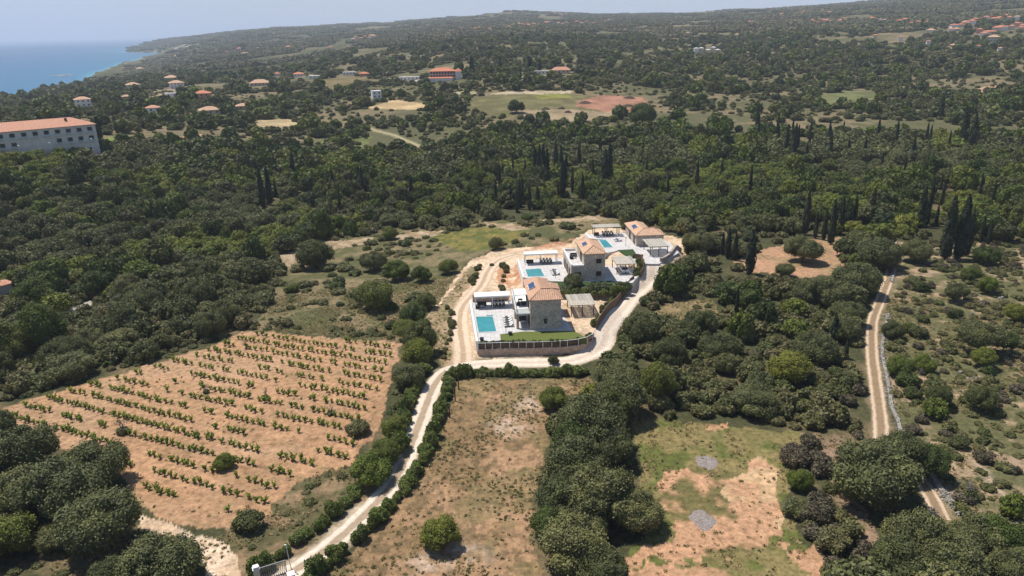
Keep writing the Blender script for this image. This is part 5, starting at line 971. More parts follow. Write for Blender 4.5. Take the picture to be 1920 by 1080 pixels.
# cypresses: x, foot y, top y
CY = [(1509, 440, 362, 1), (1528, 447, 398, 1), (1544, 450, 392, 1), (1557, 458, 378, 1), (1574, 440, 370, 1), (1602, 410, 366, 1), (1632, 420, 355, 1), (1405, 514, 433, 1.4), (1364, 485, 428, 1.2), (1377, 488, 438, 1.2), (1354, 478, 436, 1), (1724, 426, 350, 1.2), (1736, 424, 362, 1), (1754, 424, 385, 1), (1771, 486, 372, 1.2), (1796, 486, 370, 1.15), (1811, 480, 398, 1), (1485, 443, 414, .9), (1380, 592, 540, .8), (1585, 672, 636, 1.4), (1562, 642, 588, 1.6), (1838, 455, 405, 1), (1852, 458, 412, 1), (1776, 352, 320, .8), (1797, 336, 308, .8),
      (1802, 274, 208, 1), (1808, 270, 216, .9), (1820, 279, 217, 1.2), (1763, 222, 184, 1.4), (1418, 250, 204, 1), (1421, 262, 225, .9), (1458, 280, 240, .9), (1473, 290, 238, .9), (1487, 300, 236, .9), (1493, 292, 238, .8), (1555, 275, 240, .8), (1645, 262, 222, .8), (1678, 275, 235, .8), (1742, 272, 236, .9), (1778, 278, 246, .9), (1912, 290, 258, 1.2), (1690, 345, 325, .8), (1555, 300, 252, .9), (1580, 255, 228, .7),
      (1003, 335, 278, 1), (1012, 338, 275, 1), (1019, 345, 276, 1), (1026, 340, 282, 1), (1042, 325, 268, 1), (1052, 322, 276, .9), (1086, 322, 268, .9), (1125, 300, 258, .8), (1142, 345, 272, 1.1), (1134, 350, 285, 1.4), (1111, 345, 300, .9), (962, 325, 296, .8), (985, 335, 300, .8), (930, 380, 338, .9), (958, 390, 345, 1), (975, 392, 340, .9), (993, 395, 345, .9), (1008, 392, 350, 1.6), (1055, 370, 300, 1), (1092, 375, 325, .9), (1243, 290, 270, .8),
      (898, 402, 372, .9), (772, 376, 332, 1.1), (551, 335, 286, 1), (494, 390, 318, 1), (507, 384, 316, 1), (518, 370, 335, .8), (575, 358, 332, .9), (582, 360, 336, .8), (938, 136, 110, 1.6), (867, 138, 118, 1.2), (885, 142, 108, 1.8), (993, 135, 108, 2), (1012, 134, 112, 2), (976, 150, 132, 1), (850, 155, 143, 1), (365, 106, 97, 2), (187, 262, 222, 2.2)]
_rc = random.Random(31)
for _b, _n in (((1450, 1760, 255, 330), 16), ((935, 1110, 325, 400), 11), ((1180, 1420, 290, 380), 7), ((560, 860, 340, 400), 6), ((1640, 1900, 330, 420), 7)):
    for _ in range(_n): _fy = _rc.uniform(_b[2], _b[3]); CY.append((_rc.uniform(_b[0], _b[1]), _fy, _fy-_rc.uniform(24, 44)*(.6+_fy/600), _rc.uniform(.7, 1.0)))
def near_name(x, y):
    LM = [('the tan clearing', 1490, 480), ('the track-head cypresses', 1795, 430), ('the double-rut track', 1640, 620), ('the farthest villa', 1210, 430), ('the cleared reddish field', 1150, 200), ('the red-roofed hotel', 838, 130), ('the long orange-roofed hotel', 90, 250), ('the far grass track', 740, 255), ('the small red-roofed house', 10, 540), ('the vineyard', 420, 700), ('the branch track', 860, 600), ('the driveway bend', 1120, 660), ('the scrub slope', 1800, 600), ('the bare field', 1350, 900), ('the near villa', 1020, 590), ('the yellowish meadow', 880, 440), ('the round terrace bush', 590, 478), ('the lone cypress pair', 1810, 245), ('the mid-wood cypresses', 1015, 305), ('the hotel gully', 230, 380), ('the yellow-green tree', 1482, 690), ('the upper dirt patch', 1885, 355), ('the pale green field', 1000, 195), ('the twin cypresses', 500, 350), ('the far grassy slope', 620, 270), ('the stone track wall', 1690, 780), ('the dividing olive row', 1110, 850), ('the cypresses by the clearing', 1550, 420)]
    d = [((a-x)**2+((b-y)*1.8)**2, i) for i, (_, a, b) in enumerate(LM)]; i = min(d)[1]; n, a, b = LM[i]; dx, dy = x-a, (y-b)*1.8; an = math.degrees(math.atan2(-dy, dx)) % 360
    w = ['right of', 'behind and right of', 'behind', 'behind and left of', 'left of', 'in front and left of', 'in front of', 'in front and right of'][int((an+22.5)//45) % 8]; return w+' '+n, math.sqrt(min(d)[0])
_BM = [bare_mesh('branches', 60+i) for i in range(4)]
ORD = ['nearest', 'second nearest', 'third nearest', 'fourth nearest', 'fifth nearest', 'sixth nearest', 'seventh nearest', 'eighth nearest', 'ninth nearest', 'tenth nearest']+[f'{i}th nearest' for i in range(11, 80)]
def rank_labels(items, desc):
    """items: list of (px, py); gives each one a label by its kind, nearest landmark and rank"""
    info = [near_name(x, y) for x, y in items]; out = [None]*len(items); by = {}
    for i, (w_, d) in enumerate(info): by.setdefault((desc[i], w_), []).append((d, i))
    for (ds, w_), L in by.items():
        for k, (d, i) in enumerate(sorted(L)): out[i] = (f'{ds} {w_}' if len(L) == 1 else f'{ORD[min(k, 78)]} {ds} {w_}')
    return out
for (x, y, h), lab in zip(BT, rank_labels([(a, b) for a, b, c in BT], ['grey leafless tree']*len(BT))):
    P = hit(x, y)[0]; s = h*((P-CAMP)@cf)/F/.85*.62; r = thing('bare_tree', lab, 'tree', tuple(P), x, 'leafless trees in the wood'); r.scale = (s, s, s); link('branches', bpy.data.meshes.new('b') if False else _BM[int(x) % 4], r)
labs = rank_labels([(a, b) for a, b, c, d in CY], ['stout cypress' if q[3] > 1.3 else ('tall dark cypress' if q[1]-q[2] > 50 else 'slender dark cypress') for q in CY])
for (x, y, yt, wd), lab in zip(CY, labs):
    P = hit(x, y)[0]; dep = (P-CAMP)@cf; hh = (y-yt)*dep/F/math.cos(PITCH-math.atan2(540-(y+yt)/2, F)*1.0) if True else 0
    hh = (y-yt)*dep/F/.95; r = thing('cypress_tree', lab, 'cypress', tuple(P), x*1.3, 'cypresses'); ws = max(.7, min(wd*.8, 1.9)); r.scale = (hh*ws*.9, hh*ws*.9, hh)
    link('crown', CYP['near' if y > 240 else 'far'][int(x) % (3 if y > 240 else 2)], r); link('trunk', TR['cyp'], r)
# ---------------------------------------------------------------- hedges
def hedge(px, spacing, R, lab, group, k='hedge', jit=.42, hs=1.2, world=None):
    P = hit([a for a, b in px], [b for a, b in px])[:, :2] if world is None else world; L = spline(P, spacing*.68); rg = random.Random(len(px)); items = []
    for p in L:
        x = p[0]+rg.uniform(-jit, jit); y = p[1]+rg.uniform(-jit, jit); z = float(gz(x, y)[0]); plant(k, x, y, z-.1, R*rg.uniform(.6, 1.3), lab, group, hs*rg.uniform(.7, 1.2), seed=rg.randrange(999), lod='near')
hedge([(572, 1100), (612, 1062), (668, 1018), (728, 960), (772, 900), (795, 860), (812, 815), (826, 770), (840, 730), (850, 708)], 1.5, 1.0, 'leafy green shrub in the hedge along the field side of the lower road', 'shrubs of the roadside hedge')
hedge([(866, 708), (920, 705), (980, 706), (1040, 705), (1095, 700)], 1.5, 1.05, 'leafy green shrub in the straight hedge below the villa driveway', 'shrubs of the hedge below the driveway')
hedge([(478, 1080), (520, 1050), (580, 1005), (640, 960), (668, 925)], 1.9, .95, 'ragged shrub on the vineyard side of the lower road', 'ragged verge shrubs')
hedge([(748, 850), (758, 800), (768, 760), (782, 715), (796, 688)], 2.0, 1.2, 'shrub on the bank between road and vineyard edge', 'bank shrubs')
_w = lambda O, pts: L2W(O, pts)
def hedge_local(O, g, pts, sp, R, lab, group, hs=1., k='hedge'):
    L = spline(L2W(O, pts), sp); rg = random.Random(3)
    for p in L: plant(k, p[0]+rg.uniform(-.1, .1), p[1]+rg.uniform(-.1, .1), g, R*rg.uniform(.8, 1.2), lab, group, hs*rg.uniform(.8, 1.2), seed=rg.randrange(999), lod='mid')
hedge_local(O1, G1-.55, [(-10.0, -4.9), (-6.3, -5.1), (-2.9, -5.35), (0, -5.6), (3.4, -5.75), (6.4, -5.65), (8.6, -5.2), (10.6, -4.1), (11.3, -3.2)], .95, .48, 'low dark shrub behind the slatted fence of the nearest lawn', 'shrubs behind the terrace fence')
hedge_local(O2, G2-1.5, [(-3.5, -6.6), (-1, -6.9), (2, -7), (5, -6.9), (8, -6.6), (10.4, -6.2), (12, -6.4)], 1.25, 1.15, 'white-flowering oleander in the hedge between the near and middle villas', 'oleanders between the villas', 1.15, 'oleander')
hedge_local(O2, G2-1.6, [(-2, -8.3), (2, -8.6), (6, -8.6), (10, -8.4)], 1.5, 1.0, 'green oleander in the front row of the hedge between the villas', 'oleanders between the villas, front row', 1.15)
hedge([(1112, 612), (1128, 590), (1148, 566), (1166, 545), (1178, 532)], 1.6, .6, 'small bush on the bank inside the long driveway fence', 'bank bushes inside the driveway fence')
hedge([(1192, 520), (1197, 508), (1198, 496)], 1.4, .7, 'small bush inside the short curved fence', 'bushes inside the curved fence')
hedge([(835, 670), (842, 630), (845, 598), (838, 575)], 2.6, .75, 'grey young plant on the stony bank beside the branch track', 'young plants on the stony bank', 'scrub')
hedge([(885, 535), (892, 515), (900, 500), (945, 500), (945, 520), (940, 545)], 4.0, .85, 'young planted shrub on the bare soil by the branch track', 'young shrubs on bare soil', 'scrub')
# ---------------------------------------------------------------- vines
VC = []
vpoly = hit([a for a, b in VINE], [b for a, b in VINE])[:, :2]; b0, b1 = vpoly.min(0), vpoly.max(0); rg = np.random.default_rng(4)
for i in range(-60, 60):
    for j in range(-120, 120):
        p = VA+VD*(j*1.12+rg.normal(0, .12))+VN*(i*VSP+rg.normal(0, .10)); VC.append(p)
VC = np.array(VC); m = inpoly(VC[:, 0], VC[:, 1], vpoly) & (pdist(VC[:, 0], VC[:, 1], vpoly, True) > 1.6); VC = VC[m]
keep = (fbm(VC[:, 0]/4.5, VC[:, 1]/4.5, 88, 2) > .33) & (rg.random(len(VC)) < .9)
for x, y, R in INDIV:
    keep &= np.hypot(VC[:, 0]-x, VC[:, 1]-y) > R*.85
VC = VC[keep]; VZ = gz(VC[:, 0], VC[:, 1]); vx, vy, vd = proj(np.column_stack([VC, VZ])); order = np.argsort(vd); print('vines', len(VC))
def vine_mesh(seed):
    rg_ = np.random.default_rng(seed); P = []; D = []
    for s in range(7):
        a = rg_.uniform(0, 6.28); sp = rg_.uniform(.15, .5); n = 22; u = np.linspace(.1, 1, n); P.append(np.stack([np.cos(a)*sp*u, np.sin(a)*sp*u, .15+u*rg_.uniform(.55, .95)], 1)+rg_.normal(0, .06, (n, 3))); D.append(np.tile([math.cos(a)*.5, math.sin(a)*.5, .8], (n, 1)))
    v, q = leaves(np.vstack(P), np.vstack(D), .10, rg_, .7); return np_mesh('vine_leaves', v, q, 'foliage_vine')
VM = [vine_mesh(i) for i in range(5)]; VT = MB().tube([(0, 0, -.1), (.03, 0, .2), (0, .02, .4)], [.05, .045, .03], 5).mesh('vine_stem', 'bark')
rg = random.Random(6)
def row_of(p): return int(round(float((p-VA)@VN)/VSP))
for i in order[:300]:
    s = rg.uniform(.8, 1.2); w_ = row_of(VC[i]); side = 'end' if abs(w_) > 8 else 'middle'
    r = thing('grapevine', 'knee-high green grapevine in the ploughed vineyard rows', 'vine', (VC[i][0], VC[i][1], VZ[i]), rg.uniform(0, 6.28), 'grapevines in rows'); r.scale = (s, s, s*rg.uniform(.8, 1.1)); link('leaves', VM[rg.randrange(5)], r); link('stem', VT, r)
# ---------------------------------------------------------------- geometry-node scatter for what nobody could count
def scatter(name, meshes, P, scl, idx, label=None, tilt=None):
    me = bpy.data.meshes.new(name); me.vertices.add(len(P)); me.vertices.foreach_set('co', np.asarray(P, np.float32).ravel())
    a = me.attributes.new('scl', 'FLOAT_VECTOR', 'POINT'); a.data.foreach_set('vector', np.asarray(scl, np.float32).ravel())
    a = me.attributes.new('idx', 'INT', 'POINT'); a.data.foreach_set('value', np.asarray(idx, np.int32))
    a = me.attributes.new('rot', 'FLOAT_VECTOR', 'POINT'); rz = np.zeros((len(P), 3), np.float32); rz[:, 2] = np.random.default_rng(1).random(len(P))*6.28; a.data.foreach_set('vector', rz.ravel())
    ng = bpy.data.node_groups.new(name, 'GeometryNodeTree'); ng.interface.new_socket('Geometry', in_out='INPUT', socket_type='NodeSocketGeometry'); ng.interface.new_socket('Geometry', in_out='OUTPUT', socket_type='NodeSocketGeometry')
    gi = ng.nodes.new('NodeGroupInput'); go = ng.nodes.new('NodeGroupOutput'); jn = ng.nodes.new('GeometryNodeJoinGeometry'); ip = ng.nodes.new('GeometryNodeInstanceOnPoints')
    for ms in meshes:
        so_ = bpy.data.objects.new(name+'_source', ms); oi = ng.nodes.new('GeometryNodeObjectInfo'); oi.inputs['Object'].default_value = so_; oi.inputs['As Instance'].default_value = True; ng.links.new(oi.outputs['Geometry'], jn.inputs[0])
    def at(n, t): q = ng.nodes.new('GeometryNodeInputNamedAttribute'); q.data_type = t; q.inputs[0].default_value = n; return q.outputs[0]
    ng.links.new(gi.outputs[0], ip.inputs['Points']); ng.links.new(jn.outputs[0], ip.inputs['Instance']); ip.inputs['Pick Instance'].default_value = True
    ng.links.new(at('idx', 'INT'), ip.inputs['Instance Index']); ng.links.new(at('scl', 'FLOAT_VECTOR'), ip.inputs['Scale']); ng.links.new(at('rot', 'FLOAT_VECTOR'), ip.inputs['Rotation']); ng.links.new(ip.outputs[0], go.inputs[0])
    o = link(name, me, kind='stuff'); md = o.modifiers.new('scatter', 'NODES'); md.node_group = ng
    if label: o['label'] = label
    return o
rest = order[300:]
scatter('vine_rows', VM, np.column_stack([VC[rest], VZ[rest]]), np.random.default_rng(2).uniform(.75, 1.15, (len(rest), 1))*np.ones(3), np.random.default_rng(3).integers(0, 5, len(rest)), 'farther grapevines of the ploughed vineyard')
# ---------------------------------------------------------------- the woods: candidate plants on the terrain
def jgrid(r0_, r1, a0, a1, sp):
    """jittered grid of points in a ring sector"""
    g = np.random.default_rng(int(r0_)); x0 = r1*math.sin(rad(a0)); x1 = r1*math.sin(rad(a1)); xs = np.arange(x0, x1, sp); ys = np.arange(r0_*.55, r1, sp); X_, Y_ = np.meshgrid(xs, ys); X_ = X_.ravel()+g.uniform(-.42, .42, X_.size)*sp; Y_ = Y_.ravel()+g.uniform(-.42, .42, Y_.size)*sp
    r = np.hypot(X_, Y_); a = np.degrees(np.arctan2(X_, Y_)); m = (r >= r0_) & (r < r1) & (a > a0) & (a < a1); return X_[m], Y_[m]
OPEN = [GULLY, VINE, DRY, MEADOW_R, PALE, CLEAR, STRIP, PATH_BL, YELLOW]+TRK_BARE+[p for p, c in FARF[:9]]+[FARF[i][0] for i in (14, 17, 18)]
def classify(X_, Y_):
    """0 dense wood, 1 grassy terraces, 2 scrub slope, 3 mid-distance groves, 4 verge, -1 open"""
    Z_ = gz(X_, Y_); x, y, d = proj(np.stack([X_, Y_, Z_], 1)); k = np.zeros(len(x), int); r = np.hypot(X_, Y_)
    top = np.interp(x, [-800, 0, 190, 330, 460, 560, 650, 740, 800, 860, 950, 1180, 1300, 1500, 1700, 1920, 2600], [300, 296, 283, 275, 275, 295, 290, 285, 290, 262, 240, 232, 222, 232, 226, 245, 260])
    k[y < top] = 3; k[inpoly(x, y, LEFTM)] = 1; k[inpoly(x, y, SLOPE)] = 2; k[inpoly(x, y, VERGE)] = 4; k[inpoly(x, y, BROWNP)] = 4; k[inpoly(x, y, [(1440, 808), (1605, 812), (1575, 900), (1650, 960), (1672, 1130), (1480, 1130)])] = 5; k[inpoly(x, y, FARF[9][0]) | inpoly(x, y, FARF[20][0])] = 6
    k[inpoly(x, y, [(255, 1000), (440, 1000), (560, 1130), (-100, 1130), (-100, 1060)])] = 4
    for p in OPEN: k[inpoly(x, y, p)] = -1
    k[(pdist(X_, Y_, vpoly, True) < 2.5)] = np.where(k[(pdist(X_, Y_, vpoly, True) < 2.5)] == 0, 4, k[(pdist(X_, Y_, vpoly, True) < 2.5)])
    for W_, w_ in ((W_MAIN, 4.0), (W_BR, 4), (W_TR, 2.6), (W_TR2, 2.6), (W_FAR, 4)): k[pdist(X_, Y_, W_) < w_] = -1
    for P_, lv, fo in PADS: k[inpoly(X_, Y_, P_) | (pdist(X_, Y_, P_, True) < (3 if lv > 0 else 0))] = -1
    k[Z_ < SEA+1.5] = -1; return k, Z_, x, y, d
KEYS = ['evergreen', 'bright', 'olive', 'scrub', 'brown']; cand = []
def add(X_, Y_, Z_, R_c, key, hs): cand.append((X_, Y_, Z_, R_c, np.full(len(X_), KEYS.index(key)), hs))
gg = np.random.default_rng(77)
def select(X_, Y_, prob): return gg.random(len(X_)) < prob
# near and middle ground, up to 430 m
X_, Y_ = jgrid(42, 450, -44, 44, 4.6); k, Z_, x, y, d = classify(X_, Y_); n = len(X_)
ol = fbm(X_/38, Y_/38, 7, 2)+.12*((x > 1100) & (y > 430))-.05*((y < 400) & (x > 900)); yl = fbm(X_/22+9, Y_/22, 8, 2)+.09*inpoly(x, y, [(40, 650), (200, 610), (330, 570), (470, 520), (490, 590), (330, 680), (60, 730)])-.03*(y < 330)
w0 = (k == 0)
LW = [(-50, 560), (180, 545), (330, 500), (470, 440), (560, 470), (490, 600), (440, 625), (300, 680), (100, 735), (-50, 760)]
thin = np.where(inpoly(x, y, [(1100, 540), (1650, 520), (1650, 830), (1100, 760)]), .46, 1.)*np.where(inpoly(x, y, LW), .62, 1.)*np.where(fbm(X_/16, Y_/16, 47, 2) > .68, .25, 1)
m = w0 & (ol <= .53) & (yl < .58) & select(X_, Y_, .78*thin); add(X_[m], Y_[m], Z_[m], gg.triangular(1.5, 3.0, 5.0, m.sum()), 'evergreen', gg.uniform(.8, 1.55, m.sum()))
m = w0 & (ol <= .53) & (yl >= .58) & select(X_, Y_, .85); add(X_[m], Y_[m], Z_[m], gg.uniform(2.0, 3.6, m.sum()), 'bright', gg.uniform(.8, 1.1, m.sum()))
m = w0 & (ol > .53) & select(X_, Y_, .78*thin); add(X_[m], Y_[m], Z_[m], gg.triangular(1.5, 3.0, 4.8, m.sum()), 'olive', gg.uniform(.75, 1.3, m.sum()))
m = (k == 2) & select(X_, Y_, .10); add(X_[m], Y_[m], Z_[m], gg.uniform(1.1, 2.1, m.sum()), 'evergreen', gg.uniform(.8, 1.1, m.sum()))
m = (k == 1) & (fbm(X_/12, Y_/12, 17) > .50) & select(X_, Y_, .45); q = gg.random(len(X_)); m1 = m & (q < .65); add(X_[m1], Y_[m1], Z_[m1], gg.uniform(1.0, 2.4, m1.sum()), 'scrub', gg.uniform(.6, .95, m1.sum())); m1 = m & (q >= .65); add(X_[m1], Y_[m1], Z_[m1], gg.uniform(1.0, 2.2, m1.sum()), 'evergreen', gg.uniform(.6, .9, m1.sum()))
# low scrub between and around
X_, Y_ = jgrid(42, 450, -44, 44, 2.25); k, Z_, x, y, d = classify(X_, Y_); n5 = fbm(X_/9, Y_/9, 19)
n6 = fbm(X_/3.3, Y_/3.3, 65, 2); m = (k == 2) & (n5*.5+n6*.5 > .36) & select(X_, Y_, .97); q = gg.random(len(X_)); m1 = m & (q < .8); add(X_[m1], Y_[m1], Z_[m1], gg.uniform(.4, 1.25, m1.sum()), 'scrub', gg.uniform(.6, 1.05, m1.sum())); m1 = m & (q > .85); add(X_[m1], Y_[m1], Z_[m1], gg.uniform(.6, 1.3, m1.sum()), 'brown', gg.uniform(.7, 1.1, m1.sum()))
m = (k == 1) & (n5 > .50) & select(X_, Y_, .42); add(X_[m], Y_[m], Z_[m], gg.uniform(.5, 1.5, m.sum()), 'scrub', gg.uniform(.5, .9, m.sum()))
m = (k == 0) & (d < 330) & select(X_, Y_, np.where(inpoly(x, y, [(1100, 540), (1650, 520), (1650, 830), (1100, 760)]) | inpoly(x, y, LW), .6, .28)); add(X_[m], Y_[m], Z_[m], gg.uniform(.9, 2.1, m.sum()), 'scrub', gg.uniform(.8, 1.3, m.sum()))
edge = (pdist(X_, Y_, vpoly, True) < 4.2) & (x < 760) & (y < 800) & (pdist(X_, Y_, vpoly, True) > .8) & ~inpoly(X_, Y_, vpoly)
m = edge & select(X_, Y_, .95); add(X_[m], Y_[m], Z_[m], gg.uniform(.7, 1.25, m.sum()), 'scrub', gg.uniform(.7, 1.0, m.sum()))
m = (k == 4) & (n5 > .45) & select(X_, Y_, .5); add(X_[m], Y_[m], Z_[m], gg.uniform(.4, 1.0, m.sum()), 'scrub', gg.uniform(.6, .9, m.sum()))
st = inpoly(x, y, [(1450, 820), (1520, 815), (1560, 870), (1600, 980), (1650, 1080), (1560, 1130), (1500, 1040), (1470, 960), (1455, 880)]) | inpoly(x, y, [(1600, 820), (1640, 830), (1600, 700), (1630, 560), (1600, 600), (1560, 720)])
m = st & (k != 3) & (k != -1) & select(X_, Y_, .8); q = gg.random(len(X_)); m1 = m & (q < .5); add(X_[m1], Y_[m1], Z_[m1], gg.uniform(.8, 1.6, m1.sum()), 'brown', gg.uniform(.8, 1.2, m1.sum())); m1 = m & (q >= .5); add(X_[m1], Y_[m1], Z_[m1], gg.uniform(.8, 1.7, m1.sum()), 'scrub', gg.uniform(.8, 1.2, m1.sum()))
# middle distance groves and scrub, 280 m to 1300 m
X_, Y_ = jgrid(280, 760, -42, 42, 6.2); k, Z_, x, y, d = classify(X_, Y_); dn = fbm(X_/45, Y_/45, 23, 3); ol = fbm(X_/60, Y_/60, 29, 2)
base = (k == 3) & (dn > .42)
m = base & (ol > .47) & select(X_, Y_, .72); add(X_[m], Y_[m], Z_[m], gg.uniform(1.7, 3.2, m.sum()), 'olive', gg.uniform(.8, 1.1, m.sum()))
m = base & (ol <= .47) & select(X_, Y_, .7); add(X_[m], Y_[m], Z_[m], gg.uniform(1.6, 3.6, m.sum()), 'scrub', gg.uniform(.45, .95, m.sum()))
m = base & select(X_, Y_, .16); add(X_[m], Y_[m], Z_[m], gg.uniform(2.5, 5.0, m.sum()), 'evergreen', gg.uniform(.9, 1.3, m.sum()))
m = base & select(X_, Y_, .03); add(X_[m], Y_[m], Z_[m], gg.uniform(1.8, 3.0, m.sum()), 'bright', gg.uniform(.8, 1.1, m.sum()))
m = (k == 3) & (dn <= .42) & select(X_, Y_, .38); add(X_[m], Y_[m], Z_[m], gg.uniform(1.0, 2.2, m.sum()), 'scrub', gg.uniform(.6, 1.0, m.sum()))
X_, Y_ = jgrid(760, 1450, -42, 42, 11); k, Z_, x, y, d = classify(X_, Y_); dn = fbm(X_/80, Y_/80, 24, 3); ol = fbm(X_/90, Y_/90, 28, 2); base = (k == 3) & (dn > .38)
m = (k == 6) & select(X_, Y_, .85); add(X_[m], Y_[m], Z_[m], gg.uniform(2.0, 4.2, m.sum()), 'scrub', gg.uniform(.25, .5, m.sum()))
m = base & (ol > .5) & select(X_, Y_, .8); add(X_[m], Y_[m], Z_[m], gg.uniform(2.6, 4.8, m.sum()), 'olive', gg.uniform(.7, 1.1, m.sum()))
m = base & (ol <= .5) & select(X_, Y_, .75); add(X_[m], Y_[m], Z_[m], gg.uniform(2.6, 5.6, m.sum()), 'scrub', gg.uniform(.35, .8, m.sum()))
m = base & select(X_, Y_, .16); add(X_[m], Y_[m], Z_[m], gg.uniform(3.2, 6.0, m.sum()), 'evergreen', gg.uniform(.9, 1.3, m.sum()))
CX, CYy, CZ, CR, CK, CHs = [np.concatenate([c[i] for c in cand]) for i in range(6)]
ok = np.ones(len(CX), bool)
for x_, y_, R_i in INDIV:
    mm = np.hypot(CX-x_, CYy-y_) < np.where(CR > 1.6, R_i*.75+CR*.25, R_i*.75); ok &= ~mm
# keep crowns from covering the houses, tracks and fields from any side
for W_, w_ in ((W_MAIN, 2.4), (W_TR, 1.7), (W_BR, 2.4), (W_TR2, 1.7)):
    ok &= pdist(CX, CYy, W_) > w_+CR*.8
ok &= ~((pdist(CX, CYy, vpoly, True) < CR*1.05+.5) | inpoly(CX, CYy, vpoly))
for P_, lv, fo in PADS[1:]: ok &= pdist(CX, CYy, P_, True) > CR+1.5
_tp = _y[:] if False else proj(np.stack([CX, CYy, CZ], 1)); _ty = _tp[1]-1.45*CR*F/_tp[2]
for p_ in (PALE, CLEAR, MEADOW_R, DRY): ok &= ~((CR > 1.2) & inpoly(_tp[0], _ty, p_)) | inpoly(_tp[0], _tp[1]+0*_ty, [(1100, 620), (1180, 560), (1250, 520), (1200, 700), (1110, 760)]) & (CR < 2.6)
for fr_ in (.6, 1.1, 1.5): ok &= ~((CR > 1.0) & (_tp[1] > 480) & (_tp[1] < 720) & (pdist(_tp[0], _tp[1]-fr_*CR*F/_tp[2], ROAD_MAIN[11:]) < 13))
for q_ in CY:
    if q_[1] > 350: ok &= ~((np.abs(_tp[0]-q_[0]) < CR*F/_tp[2]*.75+3) & (_tp[1] > q_[1]) & (_tp[1] < q_[1]+CR*1.3*F/_tp[2]))
_r = np.hypot(CX, CYy); _sx, _sy = CX*(1-CR*.95/_r), CYy*(1-CR*.95/_r); _q = proj(np.stack([_sx, _sy, CZ], 1))
for p_ in (DRY, MEADOW_R, PALE, CLEAR, BROWNP, YELLOW): ok &= ~((CR > 1.4) & inpoly(_q[0], _q[1], p_))
_x, _y, _d = proj(np.stack([CX, CYy, CZ], 1))
for hx, hy, hw in HPX+[(838, 152, 60)]:
    if hw >= 6: ok &= ~((np.abs(_x-hx) < hw*.5+CR*F/_d*.35) & (_y > hy-hw*.3) & (_y < hy+CR*1.0*F/_d))
ok &= ~((_x < 200) & (_x > -300) & (_y > 255) & (_y < 296+(0-_x)*.0) & (_d > 250) & (_y-CR*1.5*F/_d < 280-_x*.1))
CX, CYy, CZ, CR, CK, CHs = [a[ok] for a in (CX, CYy, CZ, CR, CK, CHs)]
PX, PY, PD = proj(np.stack([CX, CYy, CZ], 1)); inview = (PX > -30) & (PX < 1950) & (PY > -20) & (PY < 1120)
size = np.where(inview, CR/PD, 0); used = np.zeros(len(CX), bool)
QUOTA = {'evergreen': 225, 'bright': 45, 'olive': 240, 'scrub': 240, 'brown': 40}
DESC = {'evergreen': 'dark green tree', 'bright': 'yellow-green tree', 'olive': 'grey-green olive', 'scrub': 'dull green shrub', 'brown': 'brownish twiggy shrub'}
for ki, key in enumerate(KEYS):
    c = np.where((CK == ki) & (size > 0))[0]; c = c[np.argsort(-size[c])][:QUOTA[key]]; used[c] = True
    labs = rank_labels([(PX[i], PY[i]-CR[i]*F/PD[i]*.6) for i in c], [DESC[key]]*len(c))
    for i, lab in zip(c, labs):
        rp = CR[i]*F/PD[i]; plant(key, CX[i], CYy[i], CZ[i]-.1, CR[i], lab, {'scrub': 'shrubs of the scrub and wood edges', 'brown': 'twiggy brown shrubs', 'olive': 'olives and grey-green trees of the wood', 'bright': 'yellow-green trees of the wood'}.get(key, 'dark green trees of the wood'), CHs[i], .05, seed=int(i), lod='near' if rp > 30 else 'mid')
for ki, key in enumerate(KEYS):
    for tag_, lo, hi, lod in (('woodland', 0, 330, 'mid'), ('distant_woodland', 330, 1e9, 'far')):
        m = (CK == ki) & ~used & (PD >= lo) & (PD < hi) & (size > 0 if hi > 1e8 else True)
        if m.sum() == 0: continue
        c = np.where(m)[0]; print(key, tag_, len(c)); s = np.stack([CR[c], CR[c], CR[c]*CHs[c]], 1); ms = KIND[key][lod]
        scatter({'evergreen': 'evergreen_wood', 'bright': 'light_green_wood', 'olive': 'olive_wood', 'scrub': 'scrub_cover', 'brown': 'twiggy_scrub'}[key], ms, np.stack([CX[c], CYy[c], CZ[c]-.2], 1), s, gg.integers(0, len(ms), len(c)))
# far hills beyond 1450 m: clumps of many small crowns
def clump(seed):
    g = np.random.default_rng(seed); V = []; Q = []; off = 0
    for i in range(34):
        c = np.array([g.uniform(-24, 24), g.uniform(-24, 24), 0]); r = g.uniform(2.6, 5.6); n = 42; d = g.normal(size=(n, 3)); d[:, 2] = abs(d[:, 2]); d /= np.linalg.norm(d, axis=1)[:, None]; v, q = leaves(c+[0, 0, r*.4]+d*r*[1, 1, .9], d, r*.34, g, .35); V.append(v); Q.append(q+off); off += len(v)
        v = c+CSV*r*.85+[0, 0, r*.35]; V.append(v); Q.append(CSQ+off); off += len(v)
    return np_mesh('far_clump', np.vstack(V), np.vstack(Q), 'far_wood')
CL = [clump(i) for i in range(5)]; P_ = []; ZS = []
for r0_, r1, sp in ((1400, 2600, 44), (2600, 6300, 62)):
    X_, Y_ = jgrid(r0_, r1, -36, 37, sp); k, Z_, x, y, d = classify(X_, Y_); dn = fbm(X_/200, Y_/200, 25, 3); cd_ = np.where(X_ < -300, pdist(X_, Y_, LAND[:17]), 1e9); m = ((k == 3) | ((k == 6) & (gg.random(len(X_)) < .85))) & (dn > .42) & (y > -60) & (cd_ > np.where(np.hypot(X_, Y_) > 2300, 90, 60)); s = sp/44*gg.uniform(.75, 1.2, m.sum()); bay = ((x > 180) & (x < 340) & (np.hypot(X_, Y_) > 1500) & (np.hypot(X_, Y_) < 3500) & (cd_ < 520))[m]; ZS.append(np.where(bay, .6, np.clip(s, .7, 1.15))); P_.append((np.stack([X_[m], Y_[m], Z_[m]-.5], 1), s))
Pf = np.vstack([a for a, b in P_]); sf = np.concatenate([b for a, b in P_]); print('far clumps', len(Pf))
